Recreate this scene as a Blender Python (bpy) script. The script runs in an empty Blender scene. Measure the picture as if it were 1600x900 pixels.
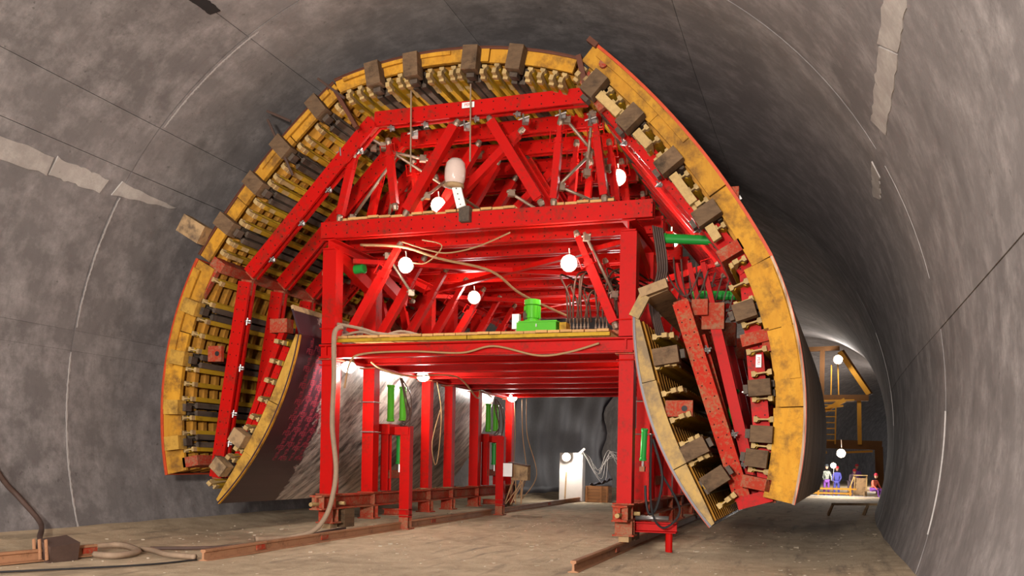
import bpy, math, random
from mathutils import Vector, Matrix
random.seed(7)
R = math.radians
sc = bpy.context.scene
COL = sc.collection
PI = math.pi

# ------------------------------------------------------------------ camera, world, lights, exposure
YAW = R(18.4)
cam_d = bpy.data.cameras.new('camera'); cam = bpy.data.objects.new('camera', cam_d); COL.objects.link(cam)
cam.matrix_world = Matrix.Translation((6.81, -17.72, 1.72)) @ Matrix.Rotation(YAW, 4, 'Z') @ Matrix.Rotation(R(90), 4, 'X') @ Matrix.Rotation(R(1.07), 4, 'Z')
cam_d.sensor_width = 36; cam_d.lens = 1442 / 1600 * 36; cam_d.shift_y = 271 / 1600
cam_d.clip_start = .05; cam_d.clip_end = 400
sc.camera = cam
sc.view_settings.view_transform = 'Standard'; sc.view_settings.look = 'None'
sc.view_settings.gamma = 1; sc.view_settings.exposure = 0.0
sc.cycles.sample_clamp_indirect = 6; sc.cycles.max_bounces = 7
w = bpy.data.worlds.new('tunnel_air'); sc.world = w; w.use_nodes = True
w.node_tree.nodes['Background'].inputs[0].default_value = (.95, .95, 1, 1)
w.node_tree.nodes['Background'].inputs[1].default_value = 2.1

def light(name, kind, loc, power, col=(1, 1, 1), size=.1, aim=None):
    d = bpy.data.lights.new(name, kind); d.energy = power; d.color = col
    if kind == 'AREA': d.size = size
    elif kind != 'SUN': d.shadow_soft_size = size
    o = bpy.data.objects.new(name, d); COL.objects.link(o); o.location = loc
    if aim is not None: o.rotation_euler = (Vector(aim) - Vector(loc)).to_track_quat('-Z', 'Y').to_euler()
    return o
# site floodlights behind the photographer
light('site_floodlight', 'AREA', (4.6, -19.5, 3.4), 3300, (1, .93, .86), .8, (0, 2, 4.5))
light('site_floodlight', 'AREA', (0, -30, 7.0), 3800, (1, .97, .95), 6, (0, 2, 4))

# ------------------------------------------------------------------ materials
def mat(name, build):
    m = bpy.data.materials.new(name); m.use_nodes = True
    nt = m.node_tree; b = nt.nodes['Principled BSDF']
    build(nt, b); return m
class N:
    def __init__(s, nt): s.nt = nt
    def n(s, t, **k):
        x = s.nt.nodes.new(t)
        for a, v in k.items():
            if a.startswith('i_'):
                key = a[2:]
                x.inputs[int(key) if key.isdigit() else key.replace('_', ' ')].default_value = v
            else: setattr(x, a, v)
        return x
    def l(s, a, b): s.nt.links.new(a, b)
    def coord(s, kind='Object', scale=(1, 1, 1), rot=(0, 0, 0)):
        c = s.n('ShaderNodeTexCoord'); m = s.n('ShaderNodeMapping')
        m.inputs['Scale'].default_value = scale; m.inputs['Rotation'].default_value = rot
        s.l(c.outputs[kind], m.inputs[0]); return m.outputs[0]
    def noise(s, vec, scale, detail=5, rough=.6):
        x = s.n('ShaderNodeTexNoise'); x.inputs['Scale'].default_value = scale
        x.inputs['Detail'].default_value = detail; x.inputs['Roughness'].default_value = rough
        if vec is not None: s.l(vec, x.inputs['Vector'])
        return x.outputs['Fac']
    def ramp(s, fac, stops):
        r = s.n('ShaderNodeValToRGB'); e = r.color_ramp.elements
        while len(e) < len(stops): e.new(.5)
        for q, (p, c) in zip(e, stops):
            q.position = p; q.color = (*c, 1) if len(c) == 3 else c
        s.l(fac, r.inputs[0]); return r.outputs[0]
    def mix(s, fac, a, b, mode='MIX'):
        x = s.n('ShaderNodeMix', data_type='RGBA', blend_type=mode)
        for i, v in ((0, fac), (6, a), (7, b)):
            if hasattr(v, 'is_linked'): s.l(v, x.inputs[i])
            else: x.inputs[i].default_value = v if i == 0 else (*v, 1)
        return x.outputs[2]
    def math(s, op, a, b=None):
        x = s.n('ShaderNodeMath', operation=op)
        for i, v in enumerate((a, b)):
            if v is None: continue
            if hasattr(v, 'is_linked'): s.l(v, x.inputs[i])
            else: x.inputs[i].default_value = v
        return x.outputs[0]
    def bump(s, h, b, strength=.3, dist=.02):
        x = s.n('ShaderNodeBump'); x.inputs['Strength'].default_value = strength; x.inputs['Distance'].default_value = dist
        s.l(h, x.inputs['Height']); s.l(x.outputs[0], b.inputs['Normal'])

def painted(c1, c2, dirt, rough=.42, dirt_amt=(.55, .75), holes=False, scale=1.5):
    def f(nt, b):
        t = N(nt); v = t.coord('Object')
        n1 = t.noise(v, scale, 6, .65); n2 = t.noise(v, scale * 9, 4, .7)
        c = t.mix(n1, c1, c2)
        d = t.ramp(t.math('ADD', t.math('MULTIPLY', n1, .5), t.math('MULTIPLY', n2, .5)), [(dirt_amt[0], (0, 0, 0)), (dirt_amt[1], (1, 1, 1))])
        c = t.mix(d, c, dirt)
        if holes:
            uv = t.n('ShaderNodeUVMap').outputs[0]; sp = t.n('ShaderNodeSeparateXYZ'); t.l(uv, sp.inputs[0])
            fu = t.math('SUBTRACT', t.math('FRACT', t.math('DIVIDE', sp.outputs[0], .25)), .5)
            fv = t.math('SUBTRACT', t.math('ABSOLUTE', t.math('SUBTRACT', sp.outputs[1], .5)), .27)
            d2 = t.math('ADD', t.math('POWER', t.math('MULTIPLY', fu, .25), 2), t.math('POWER', t.math('MULTIPLY', fv, .32), 2))
            h = t.math('LESS_THAN', d2, .00022)
            c = t.mix(h, c, (.03, .004, .003))
        t.l(c, b.inputs['Base Color']); b.inputs['Roughness'].default_value = rough
        b.inputs['Specular IOR Level'].default_value = .09
        t.bump(n2, b, .12, .01)
    return f
def wood(c1, c2, dark, rough=.75, streak=(1, 14, 14), dirt=.62):
    def f(nt, b):
        t = N(nt); v = t.coord('Object', streak)
        n1 = t.noise(v, 1.6, 6, .7); n2 = t.noise(t.coord('Object'), 2.3, 5, .7)
        c = t.mix(t.ramp(n1, [(.3, (0, 0, 0)), (.7, (1, 1, 1))]), c1, c2)
        c = t.mix(t.ramp(n2, [(dirt - .08, (0, 0, 0)), (dirt + .12, (1, 1, 1))]), c, dark)
        oi = t.n('ShaderNodeObjectInfo')
        c = t.mix(t.math('MULTIPLY', oi.outputs['Random'], .35), c, dark)
        t.l(c, b.inputs['Base Color']); b.inputs['Roughness'].default_value = rough; b.inputs['Specular IOR Level'].default_value = .12
        t.bump(n1, b, .35, .01)
    return f
def plain(c, rough=.5, metal=0., var=.25):
    def f(nt, b):
        t = N(nt); n1 = t.noise(t.coord('Object'), 6, 5, .65)
        t.l(t.mix(n1, tuple(x * (1 - var) for x in c), tuple(min(1, x * (1 + var)) for x in c)), b.inputs['Base Color'])
        b.inputs['Roughness'].default_value = rough; b.inputs['Metallic'].default_value = metal
        if not metal: b.inputs['Specular IOR Level'].default_value = .2
    return f
def emit(c, s):
    def f(nt, b):
        b.inputs['Base Color'].default_value = (*c, 1); b.inputs['Emission Color'].default_value = (*c, 1)
        b.inputs['Emission Strength'].default_value = s
    return f
def concrete(base, lo, hi, moist=(.5, .64)):
    def f(nt, b):
        t = N(nt); v = t.coord('Object')
        big = t.noise(v, .35, 6, .62); mid = t.noise(v, 1.6, 7, .68); fine = t.noise(v, 22, 4, .7)
        uv = t.coord('UV', (.55, 3.4, 1)); st = t.noise(uv, 1.2, 7, .72)
        c = t.mix(t.ramp(big, [(.32, (0, 0, 0)), (.68, (1, 1, 1))]), lo, base)
        c = t.mix(t.ramp(mid, [(.44, (0, 0, 0)), (.68, (1, 1, 1))]), c, hi)
        m2 = t.noise(v, 3.6, 8, .8)
        c = t.mix(t.ramp(m2, [(.3, (.75, .75, .75)), (.5, (0, 0, 0))]), c, lo)
        bl = t.noise(v, .9, 4, .6)
        c = t.mix(t.ramp(bl, [(.60, (0, 0, 0)), (.74, (.75, .75, .75))]), c, tuple(x * .8 for x in lo))
        c = t.mix(t.ramp(st, [(moist[0], (0, 0, 0)), (moist[1] + .14, (.7, .7, .7))]), c, lo)
        uv2 = t.coord('UV', (.35, 5.5, 1)); st2 = t.noise(uv2, 1.7, 6, .75)
        c = t.mix(t.ramp(st2, [(.64, (0, 0, 0)), (.8, (.55, .55, .55))]), c, hi)
        sp = t.ramp(t.noise(v, 5.5, 3, .6), [(.69, (0, 0, 0)), (.73, (.6, .6, .6))])
        c = t.mix(sp, c, (.05, .045, .04))
        c = t.mix(t.ramp(fine, [(.3, (0, 0, 0)), (.7, (.35, .35, .35))]), c, tuple(x * .72 for x in base))
        oi = t.n('ShaderNodeObjectInfo')
        c = t.mix(t.math('MULTIPLY', oi.outputs['Random'], .18), c, hi)
        t.l(c, b.inputs['Base Color']); b.inputs['Roughness'].default_value = .8
        b.inputs['Specular IOR Level'].default_value = .18
        t.bump(t.math('ADD', t.math('MULTIPLY', fine, .3), mid), b, .3, .03)
    return f
def ground(nt, b):
    t = N(nt); v = t.coord('Object')
    big = t.noise(v, .28, 6, .65); mid = t.noise(v, 1.9, 7, .7); fine = t.noise(v, 26, 5, .75)
    lane = t.noise(t.coord('Object', (2.2, .25, 1)), 1.3, 5, .65)
    c = t.mix(t.ramp(big, [(.35, (0, 0, 0)), (.65, (1, 1, 1))]), (.30, .215, .125), (.50, .375, .235))
    c = t.mix(t.ramp(mid, [(.4, (0, 0, 0)), (.7, (.8, .8, .8))]), c, (.62, .48, .31))
    c = t.mix(t.ramp(lane, [(.55, (0, 0, 0)), (.72, (.75, .75, .75))]), c, (.10, .077, .052))
    c = t.mix(t.ramp(fine, [(.58, (0, 0, 0)), (.75, (.5, .5, .5))]), c, (.07, .055, .04))
    c = t.mix(t.ramp(t.noise(v, 13, 2, .5), [(.7, (0, 0, 0)), (.74, (.7, .7, .7))]), c, (.55, .47, .37))
    t.l(c, b.inputs['Base Color']); b.inputs['Roughness'].default_value = .9
    t.bump(t.math('ADD', mid, t.math('MULTIPLY', fine, .45)), b, .75, .06)
def skin_dirty(nt, b):   # film-faced ply with dried grout, faint repeated print
    t = N(nt); v = t.coord('Object')
    n1 = t.noise(t.coord('Object', (1, .55, 1), (.6, 0, 0)), 1.1, 7, .72)
    st = t.noise(t.coord('Object', (1, 1, 4.5), (.75, 0, 0)), 1.5, 7, .75)
    sp = t.n('ShaderNodeSeparateXYZ'); t.l(v, sp.inputs[0])
    cb = t.n('ShaderNodeCombineXYZ'); t.l(t.math('MULTIPLY', t.math('SUBTRACT', sp.outputs[1], sp.outputs[2]), 2.2), cb.inputs[0]); t.l(t.math('MULTIPLY', t.math('ADD', sp.outputs[1], sp.outputs[2]), .55), cb.inputs[1])
    st = t.math('ADD', t.math('MULTIPLY', t.noise(cb.outputs[0], 1.5, 8, .75), .75), t.math('MULTIPLY', t.noise(v, .8, 3, .5), .25))
    a = t.math('ADD', t.math('MULTIPLY', t.math('SUBTRACT', sp.outputs[1], t.math('MULTIPLY', sp.outputs[2], .55)), 1), t.math('MULTIPLY', n1, 1.2))
    nn_ = t.noise(t.coord('Object', (1, 1, 1)), 2.6, 6, .7)
    ey = t.math('ADD', sp.outputs[1], t.math('MULTIPLY', t.math('SUBTRACT', nn_, .5), 1.3))
    edge = t.ramp(t.math('MULTIPLY', t.math('SUBTRACT', ey, t.math('MULTIPLY', sp.outputs[2], -.28)), .25), [(.395, (0, 0, 0)), (.415, (1, 1, 1))])
    film = t.mix(n1, (.012, .006, .009), (.028, .012, .018))
    uv = t.n('ShaderNodeUVMap').outputs[0]
    br = t.n('ShaderNodeTexBrick'); br.inputs['Scale'].default_value = 6; br.inputs['Mortar Size'].default_value = .035
    br.inputs['Color1'].default_value = (0, 0, 0, 1); br.inputs['Color2'].default_value = (0, 0, 0, 1); br.inputs['Mortar'].default_value = (1, 1, 1, 1)
    mp = t.n('ShaderNodeMapping'); mp.inputs['Rotation'].default_value = (0, 0, .7); t.l(uv, mp.inputs[0]); t.l(mp.outputs[0], br.inputs['Vector'])
    film = t.mix(t.math('MULTIPLY', n1, .1), film, (.2, .03, .04))
    grout = t.mix(t.ramp(st, [(.42, (0, 0, 0)), (.58, (1, 1, 1))]), (.05, .036, .033), (.50, .42, .37))
    c = t.mix(edge, film, grout)
    t.l(c, b.inputs['Base Color']); b.inputs['Roughness'].default_value = .38
    t.bump(st, b, .3, .01)
def skin_wrap(nt, b):    # outer skin of the lower right shutter: brown board streaks
    t = N(nt)
    st = t.noise(t.coord('Object', (1, 4.5, .08)), 2.2, 6, .75)
    c = t.mix(t.ramp(st, [(.4, (0, 0, 0)), (.6, (1, 1, 1))]), (.16, .09, .06), (.62, .45, .32))
    t.l(c, b.inputs['Base Color']); b.inputs['Roughness'].default_value = .85; b.inputs['Specular IOR Level'].default_value = .08; t.bump(st, b, .4, .02)

M = {}
M['red'] = mat('red_paint', painted((.46, .0045, .0025), (.34, .004, .0025), (.13, .018, .009), .5, (.52, .70)))
M['redh'] = mat('red_paint_drilled', painted((.47, .005, .003), (.36, .0045, .003), (.14, .02, .01), .5, (.50, .68), True))
M['rust'] = mat('dusty_red_steel', painted((.34, .03, .013), (.26, .035, .018), (.25, .12, .065), .75, (.46, .6), False, 2.5))
M['rusth'] = mat('worn_red_steel_drilled', painted((.42, .018, .007), (.32, .022, .01), (.26, .11, .05), .65, (.48, .6), True, 1.8))
M['rail'] = mat('rusty_rail_steel', painted((.36, .185, .10), (.26, .12, .06), (.14, .07, .04), .6, (.52, .7), False, 2.5))
M['yel'] = mat('yellow_timber', wood((.50, .30, .02), (.38, .22, .015), (.14, .07, .01), .6, (8, .6, 8)))
M['ply'] = mat('yellow_ply_edge', wood((.60, .30, .03), (.47, .205, .018), (.17, .08, .02), .7, (5, 5, 1.6), .54))
M['board'] = mat('pale_yellow_board', wood((.54, .31, .055), (.42, .22, .035), (.16, .085, .025), .75, (6, 6, 1.5), .53))
M['rib'] = mat('orange_timber', wood((.55, .25, .03), (.42, .18, .025), (.14, .07, .02), .7, (4, 4, 1.2), .58))
M['grey'] = mat('weathered_grey_timber', wood((.18, .11, .06), (.10, .06, .035), (.035, .024, .016), .85, (3, .8, 9), .6))
M['dgrey'] = mat('dark_steel_girder', wood((.12, .085, .06), (.06, .045, .035), (.025, .02, .016), .6, (9, .4, 9), .58))
M['head'] = mat('cut_timber_end', wood((.50, .34, .14), (.36, .24, .10), (.16, .10, .05), .8, (9, 9, 9), .6))
M['tan'] = mat('scuffed_tan_timber', wood((.42, .27, .13), (.33, .21, .11), (.12, .08, .05), .8, (6, 6, 2), .56))
M['skin'] = mat('brown_film_ply', plain((.10, .035, .02), .5))
M['skinr'] = mat('red_edged_film_ply', plain((.45, .06, .02), .5, 0, .4))
M['dirty'] = mat('grout_stained_ply', skin_dirty)
M['wrap'] = mat('streaked_ply_skin', skin_wrap)
M['tanb'] = mat('dusty_yellow_board', wood((.50, .31, .09), (.38, .25, .10), (.20, .14, .08), .75, (5, 5, 1.5), .5))
M['deck'] = mat('deck_plank_timber', wood((.60, .33, .12), (.48, .25, .09), (.2, .1, .04), .75, (12, .8, 12), .6))
M['conc'] = mat('tunnel_concrete', concrete((.205, .184, .178), (.11, .098, .095), (.30, .272, .262)))
M['concd'] = mat('dark_joint_concrete', plain((.05, .045, .042), .9))  # darker concrete for the backing behind the joints
M['patch'] = mat('pale_rough_mortar', concrete((.38, .34, .31), (.26, .23, .21), (.48, .44, .40)))
M['chip'] = mat('pale_joint_mortar', plain((.36, .33, .31), .85, 0, .3))
M['ground'] = mat('packed_dirt', ground)
M['green'] = mat('green_enamel', painted((.02, .24, .035), (.015, .17, .025), (.07, .10, .02), .3, (.6, .75)))
M['lime'] = mat('lime_enamel', painted((.10, .40, .02), (.05, .30, .02), (.24, .28, .03), .35, (.6, .75)))
M['tube'] = mat('dull_galvanised_tube', plain((.24, .17, .12), .45, .5, .4))
M['steel'] = mat('bright_steel', plain((.33, .30, .28), .4, .8, .3))
M['hose'] = mat('dusty_hose_rubber', plain((.26, .18, .12), .75, 0, .35))
M['bhose'] = mat('brown_black_hose', plain((.075, .045, .035), .6, 0, .4))
M['phose'] = mat('brown_pump_hose', plain((.045, .018, .010), .8, 0, .4))
M['cable'] = mat('tan_cable', plain((.30, .17, .08), .6, 0, .3))
M['black'] = mat('black_rubber', plain((.02, .018, .018), .6))
M['white'] = mat('white_enamel', plain((.75, .72, .68), .5, 0, .12))
M['glass'] = mat('frosted_lamp_dome', plain((.55, .42, .36), .18, 0, .12))
M['lamp'] = mat('lit_lamp_glass', emit((1, .96, .92), 60))
M['lampw'] = mat('lit_far_lamp_glass', emit((1, .93, .85), 90))
M['farw'] = mat('brown_platform_steel', painted((.13, .06, .022), (.10, .045, .018), (.05, .03, .015), .7))
M['fary'] = mat('yellow_platform_paint', painted((.50, .24, .03), (.40, .18, .025), (.2, .1, .03), .6))
M['crate'] = mat('crate_timber', wood((.42, .19, .08), (.34, .15, .06), (.16, .08, .04), .8, (1, 1, 9), .62))
M['cloth'] = mat('dark_membrane', plain((.085, .075, .085), .5, 0, .3))
M['sheet'] = mat('white_plastic_sheet', plain((.55, .50, .46), .5, 0, .1))
M['blue'] = mat('blue_cloth', plain((.10, .10, .42), .8, 0, .3))
M['purple'] = mat('purple_cloth', plain((.20, .07, .34), .8, 0, .3))
M['mauve'] = mat('grey_mauve_cloth', plain((.22, .16, .20), .8, 0, .2))
M['redc'] = mat('red_cloth', plain((.55, .03, .05), .7, 0, .2))
M['orangec'] = mat('orange_red_cloth', plain((.75, .16, .10), .7, 0, .3))
M['darkc'] = mat('dark_work_cloth', plain((.04, .045, .05), .8, 0, .3))
M['skinh'] = mat('human_skin', plain((.55, .30, .20), .6, 0, .1))
M['camo'] = mat('mottled_jacket_cloth', painted((.55, .55, .48), (.05, .07, .05), (.04, .05, .04), .8, (.48, .52), False, 7))

# ------------------------------------------------------------------ mesh helpers
class G:
    def __init__(s): s.v = []; s.f = []; s.u = []
    def add(s, vs, fs, uvs=None):
        k = len(s.v); s.v += [tuple(p) for p in vs]
        for i, f in enumerate(fs):
            s.f.append(tuple(k + j for j in f)); s.u.append(uvs[i] if uvs else [(0, 0)] * len(f))
        return s
    def prism(s, a, b, w, h, up=(0, 0, 1), prof=None):
        """solid bar from a to b; w across, h along the up side; prof = polygon in (-.5...5) units"""
        a = Vector(a); b = Vector(b); d = (b - a); L = d.length; d.normalize()
        U_ = Vector(up); S = d.cross(U_)
        if S.length < 1e-4: S = d.cross(Vector((1, 0, 0)))
        S.normalize(); U_ = S.cross(d).normalized()
        prof = prof or [(-.5, -.5), (.5, -.5), (.5, .5), (-.5, .5)]
        n = len(prof); vs = [a + S * (x * w) + U_ * (y * h) for x, y in prof] + [b + S * (x * w) + U_ * (y * h) for x, y in prof]
        fs, us = [], []
        for i in range(n):
            j = (i + 1) % n; fs.append((i, j, n + j, n + i))
            y0, y1 = prof[i][1] + .5, prof[j][1] + .5
            if abs(y0 - y1) < .2: y0 = y1 = .5 if abs(prof[i][0] - prof[j][0]) < .1 else -5
            us.append([(0, y0), (0, y1), (L, y1), (L, y0)])
        if n == 4: fs += [(3, 2, 1, 0), (4, 5, 6, 7)]; us += [[(0, -5)] * 4] * 2
        else: fs += [tuple(reversed(range(n))), tuple(range(n, 2 * n))]; us += [[(0, -5)] * n] * 2
        return s.add(vs, fs, us)
    def ibeam(s, a, b, w, h, up=(0, 0, 1), t=.16):
        e = .5 - t / 2; q = .06
        P = [(-.5, -.5), (.5, -.5), (.5, -.5 + t * .6), (q, -.5 + t), (q, .5 - t), (.5, .5 - t * .6), (.5, .5), (-.5, .5), (-.5, .5 - t * .6), (-q, .5 - t), (-q, -.5 + t), (-.5, -.5 + t * .6)]
        return s.prism(a, b, w, h, up, P)
    def box(s, c, d, rz=0):
        c = Vector(c); x = Vector((math.cos(rz), math.sin(rz), 0)) * d[0] / 2
        return s.prism(c - x, c + x, d[1], d[2])
    def tube(s, pts, r, n=8, caps=True):
        pts = [Vector(p) for p in pts]; m = len(pts); rs = r if isinstance(r, (list, tuple)) else [r] * m
        ref = Vector((0, 0, 1)); k = len(s.v); vs, fs = [], []
        pv = None
        for i, p in enumerate(pts):
            t = (pts[min(i + 1, m - 1)] - pts[max(i - 1, 0)]).normalized()
            if pv is None:
                a = t.cross(ref)
                if a.length < .1: a = t.cross(Vector((1, 0, 0)))
            else: a = pv - t * pv.dot(t)
            a.normalize(); pv = a; b = t.cross(a)
            for j in range(n):
                th = 2 * PI * j / n; vs.append(p + (a * math.cos(th) + b * math.sin(th)) * rs[i])
        for i in range(m - 1):
            for j in range(n):
                fs.append((i * n + j, i * n + (j + 1) % n, (i + 1) * n + (j + 1) % n, (i + 1) * n + j))
        if caps: fs += [tuple(reversed(range(n))), tuple(range((m - 1) * n, m * n))]
        return s.add(vs, fs)
    def lathe(s, prof, c=(0, 0, 0), n=14, axis=None):
        pts, rs = [], []
        ax = Vector(axis or (0, 0, 1)).normalized()
        for r, z in prof: pts.append(Vector(c) + ax * z); rs.append(max(r, .001))
        return s.tube(pts, rs, n)
    def build(s, name, m, parent=None, smooth=False, loc=None):
        me = bpy.data.meshes.new(name); me.from_pydata(s.v, [], s.f)
        ul = me.uv_layers.new(name='UVMap'); i = 0
        flat = [c for f in s.u for p in f for c in p]
        ul.data.foreach_set('uv', flat)
        me.materials.append(M[m] if isinstance(m, str) else m)
        if smooth: me.polygons.foreach_set('use_smooth', [True] * len(me.polygons))
        me.update()
        o = bpy.data.objects.new(name, me); COL.objects.link(o)
        if parent: o.parent = parent
        if loc: o.location = loc
        return o
def inst(o, parent=None, loc=None):
    c = o.copy(); COL.objects.link(c); c.parent = parent if parent else o.parent
    if loc is not None: c.location = loc
    return c
def tag(o, label=None, cat=None, group=None, kind=None):
    if label: o['label'] = label
    if cat: o['category'] = cat
    if group: o['group'] = group
    if kind: o['kind'] = kind
    return o
def empty(name, loc=(0, 0, 0), label=None, cat=None, group=None, kind=None, rz=0):
    o = bpy.data.objects.new(name, None); COL.objects.link(o); o.location = loc; o.rotation_euler.z = rz; o.empty_display_size = .2
    return tag(o, label, cat, group, kind)
def curve(p, n=10, closed=False):
    """Catmull-Rom through points"""
    p = [Vector(q) for q in p]; out = []
    for i in range(len(p) - 1):
        a = p[max(i - 1, 0)]; b = p[i]; c = p[i + 1]; d = p[min(i + 2, len(p) - 1)]
        for k in range(n):
            t = k / n
            out.append(.5 * ((2 * b) + (c - a) * t + (2 * a - 5 * b + 4 * c - d) * t * t + (3 * b - a - 3 * c + d) * t ** 3))
    out.append(p[-1]); return out

# ------------------------------------------------------------------ tunnel
CX, CZ, RT = .3, 2.6, 8.3
def bend(y): return 0 if y < 1 else (y - 1) ** 2 / 540.
def tp(ang, y, r=RT): return (CX + bend(y) + r * math.cos(R(ang)), y, CZ + r * math.sin(R(ang)))
A0 = -18.25
wall_r = empty('wall_right', (0, 0, 0), kind='structure'); ceil = empty('ceiling', (0, 0, 0), kind='structure'); wall_l = empty('wall_left', (0, 0, 0), kind='structure')
angs = [A0, 8.6, 29.0, 62, 95, 119.5, 137.2, 144.5, 168.5, 171.4, 180 - A0 + 1.5]
ys = [-34, -26.5, -14.5, -2.5, 9.5, 21.5, 33.5, 45.5, 57.5, 69.5, 81.5, 97, 113, 129]
def shell(g, a0, a1, y0, y1, r0, r1, na, ny):
    vs, fs, us = [], [], []
    for k, r in enumerate((r0, r1)):
        for i in range(na + 1):
            for j in range(ny + 1):
                a = a0 + (a1 - a0) * i / na; y = y0 + (y1 - y0) * j / ny
                vs.append(tp(a, y, r))
    q = (na + 1) * (ny + 1); idx = lambda k, i, j: k * q + i * (ny + 1) + j
    def uv(k, i, j): return (R(a0 + (a1 - a0) * i / na) * RT, y0 + (y1 - y0) * j / ny)
    for i in range(na):
        for j in range(ny):
            c = [(i, j), (i, j + 1), (i + 1, j + 1), (i + 1, j)]
            fs.append(tuple(idx(0, *x) for x in c)); us.append([uv(0, *x) for x in c])
            fs.append(tuple(idx(1, *x) for x in reversed(c))); us.append([uv(0, *x) for x in reversed(c)])
    for i in range(na):
        for j in (0, ny):
            fs.append((idx(0, i, j), idx(0, i + 1, j), idx(1, i + 1, j), idx(1, i, j))); us.append([(0, 0)] * 4)
    for j in range(ny):
        for i in (0, na):
            fs.append((idx(0, i, j), idx(1, i, j), idx(1, i, j + 1), idx(0, i, j + 1))); us.append([(0, 0)] * 4)
    return g.add(vs, fs, us)
for j in range(len(ys) - 1):
    for i in range(len(angs) - 1):
        a0, a1 = angs[i], angs[i + 1]; am = (a0 + a1) / 2
        par = wall_r if am < 50 else (wall_l if am > 128 else ceil)
        ga = R(a1 - a0) * RT; e = .012 / RT * 57.3
        g = G(); dr = random.uniform(-.008, .008)
        shell(g, a0 + e / 2 * (.35 if a0 < 30 or a0 > 165 else 1), a1 - e / 2 * (.35 if a1 < 30 or a1 > 165 else 1), ys[j] + .012, ys[j + 1] - .012, RT + dr, RT + .35, max(2, int(abs(a1 - a0) / 2.2)), 3 if ys[j] < 9 else 5)
        o = g.build('lining_block', 'conc', par)
        for p in o.data.polygons: p.use_smooth = False
for nm, par, a0, a1 in (('wall_right', wall_r, A0, 50), ('ceiling', ceil, 50, 128), ('wall_left', wall_l, 128, 199.5)):
    g = G(); shell(g, a0, a1, -34, 129, RT + .05, RT + .5, 24, 40); g.build('joint_backing', 'concd', par)
# pale mortar chips left along the ring joints, and thin rough mortar patches
def strip(name, pl, m, par, r, wob=.03, n=18):
    """pl: list of (angle, y) centre line; ragged strip"""
    return None
def ragged_ring(par, y, a0, a1, wmin, wmax, n=60):
    g = G(); vs = []; fs = []
    for i in range(n + 1):
        a = a0 + (a1 - a0) * i / n
        w1 = random.uniform(wmin, wmax); w2 = random.uniform(wmin, wmax) * .6
        vs += [tp(a, y - w2, RT - .012), tp(a, y + w1, RT - .012), tp(a, y + w1, RT + .02), tp(a, y - w2, RT + .02)]
    for i in range(n):
        for k in range(4):
            q = (k + 1) % 4
            fs.append((4 * i + k, 4 * i + q, 4 * i + 4 + q, 4 * i + 4 + k))
    g.add(vs, fs); return g.build('joint_mortar', 'chip', par)
ragged_ring(wall_l, -2.5, 171.6, 197.5, .008, .035); ragged_ring(wall_l, -2.46, 148.5, 168, .005, .03)
ragged_ring(ceil, -2.42, 118, 128, .008, .03); ragged_ring(wall_l, -2.42, 128, 136.8, .008, .03)
ragged_ring(wall_r, -2.5, -13, 0, .001, .018); ragged_ring(wall_r, -2.5, 14, 27, .001, .014); ragged_ring(wall_r, 9.5, 2, 20, .001, .02)
def patch(par, corners, r=RT - .02, jag=.05, m='patch', name='mortar_patch'):
    """quad of (ang,y): 0-1 lower edge along y, 3-2 the other; jagged edges"""
    (a0, y0), (a1, y1), (a2, y2), (a3, y3) = corners; n = 14; vs, fs, us = [], [], []
    for i in range(n + 1):
        t = i / n; j1 = random.uniform(-jag, jag) * 3.5; j2 = random.uniform(-jag, jag) * 3.5
        A = a0 + (a1 - a0) * t + j1; Y = y0 + (y1 - y0) * t; B = a3 + (a2 - a3) * t + j2; Z = y3 + (y2 - y3) * t
        vs += [tp(A, Y, r), tp(B, Z, r), tp(B, Z, RT + .02), tp(A, Y, RT + .02)]
    for i in range(n):
        for k in range(4):
            q = (k + 1) % 4; fs.append((4 * i + k, 4 * i + q, 4 * i + 4 + q, 4 * i + 4 + k)); us.append([(i * .2, k * .3), (i * .2, q * .3), (i * .2 + .2, q * .3), (i * .2 + .2, k * .3)])
    fs += [(3, 2, 1, 0), (4 * n, 4 * n + 1, 4 * n + 2, 4 * n + 3)]; us += [[(0, 0)] * 4] * 2
    G().add(vs, fs, us).build(name, m, par)
patch(wall_l, [(146.6, -7.2), (146.6, -4.32), (149.1, -4.29), (149.4, -7.2)]); patch(wall_l, [(146.5, -4.25), (146.7, -2.93), (148.8, -3.0), (149.1, -4.25)])
patch(wall_l, [(146.3, -2.6), (146.9, -.9), (147.2, -1.0), (148.5, -2.7)], jag=.03)
patch(wall_r, [(31.4, -8.2), (31.0, -5.7), (28.3, -6.2), (28.6, -8.4)]); patch(wall_r, [(31.0, -5.68), (30.4, -3.3), (27.8, -3.6), (28.2, -6.15)])
patch(wall_r, [(29.4, -1.82), (27.9, -.45), (26.4, -.84), (27.5, -1.75)])
patch(ceil, [(120.3, -4.3), (120.2, -3.55), (118.9, -3.46), (118.7, -4.2)], RT - .03, .02, 'black', 'niche_shade_patch')  # flat black patch painting the dark inside of a small niche

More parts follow.
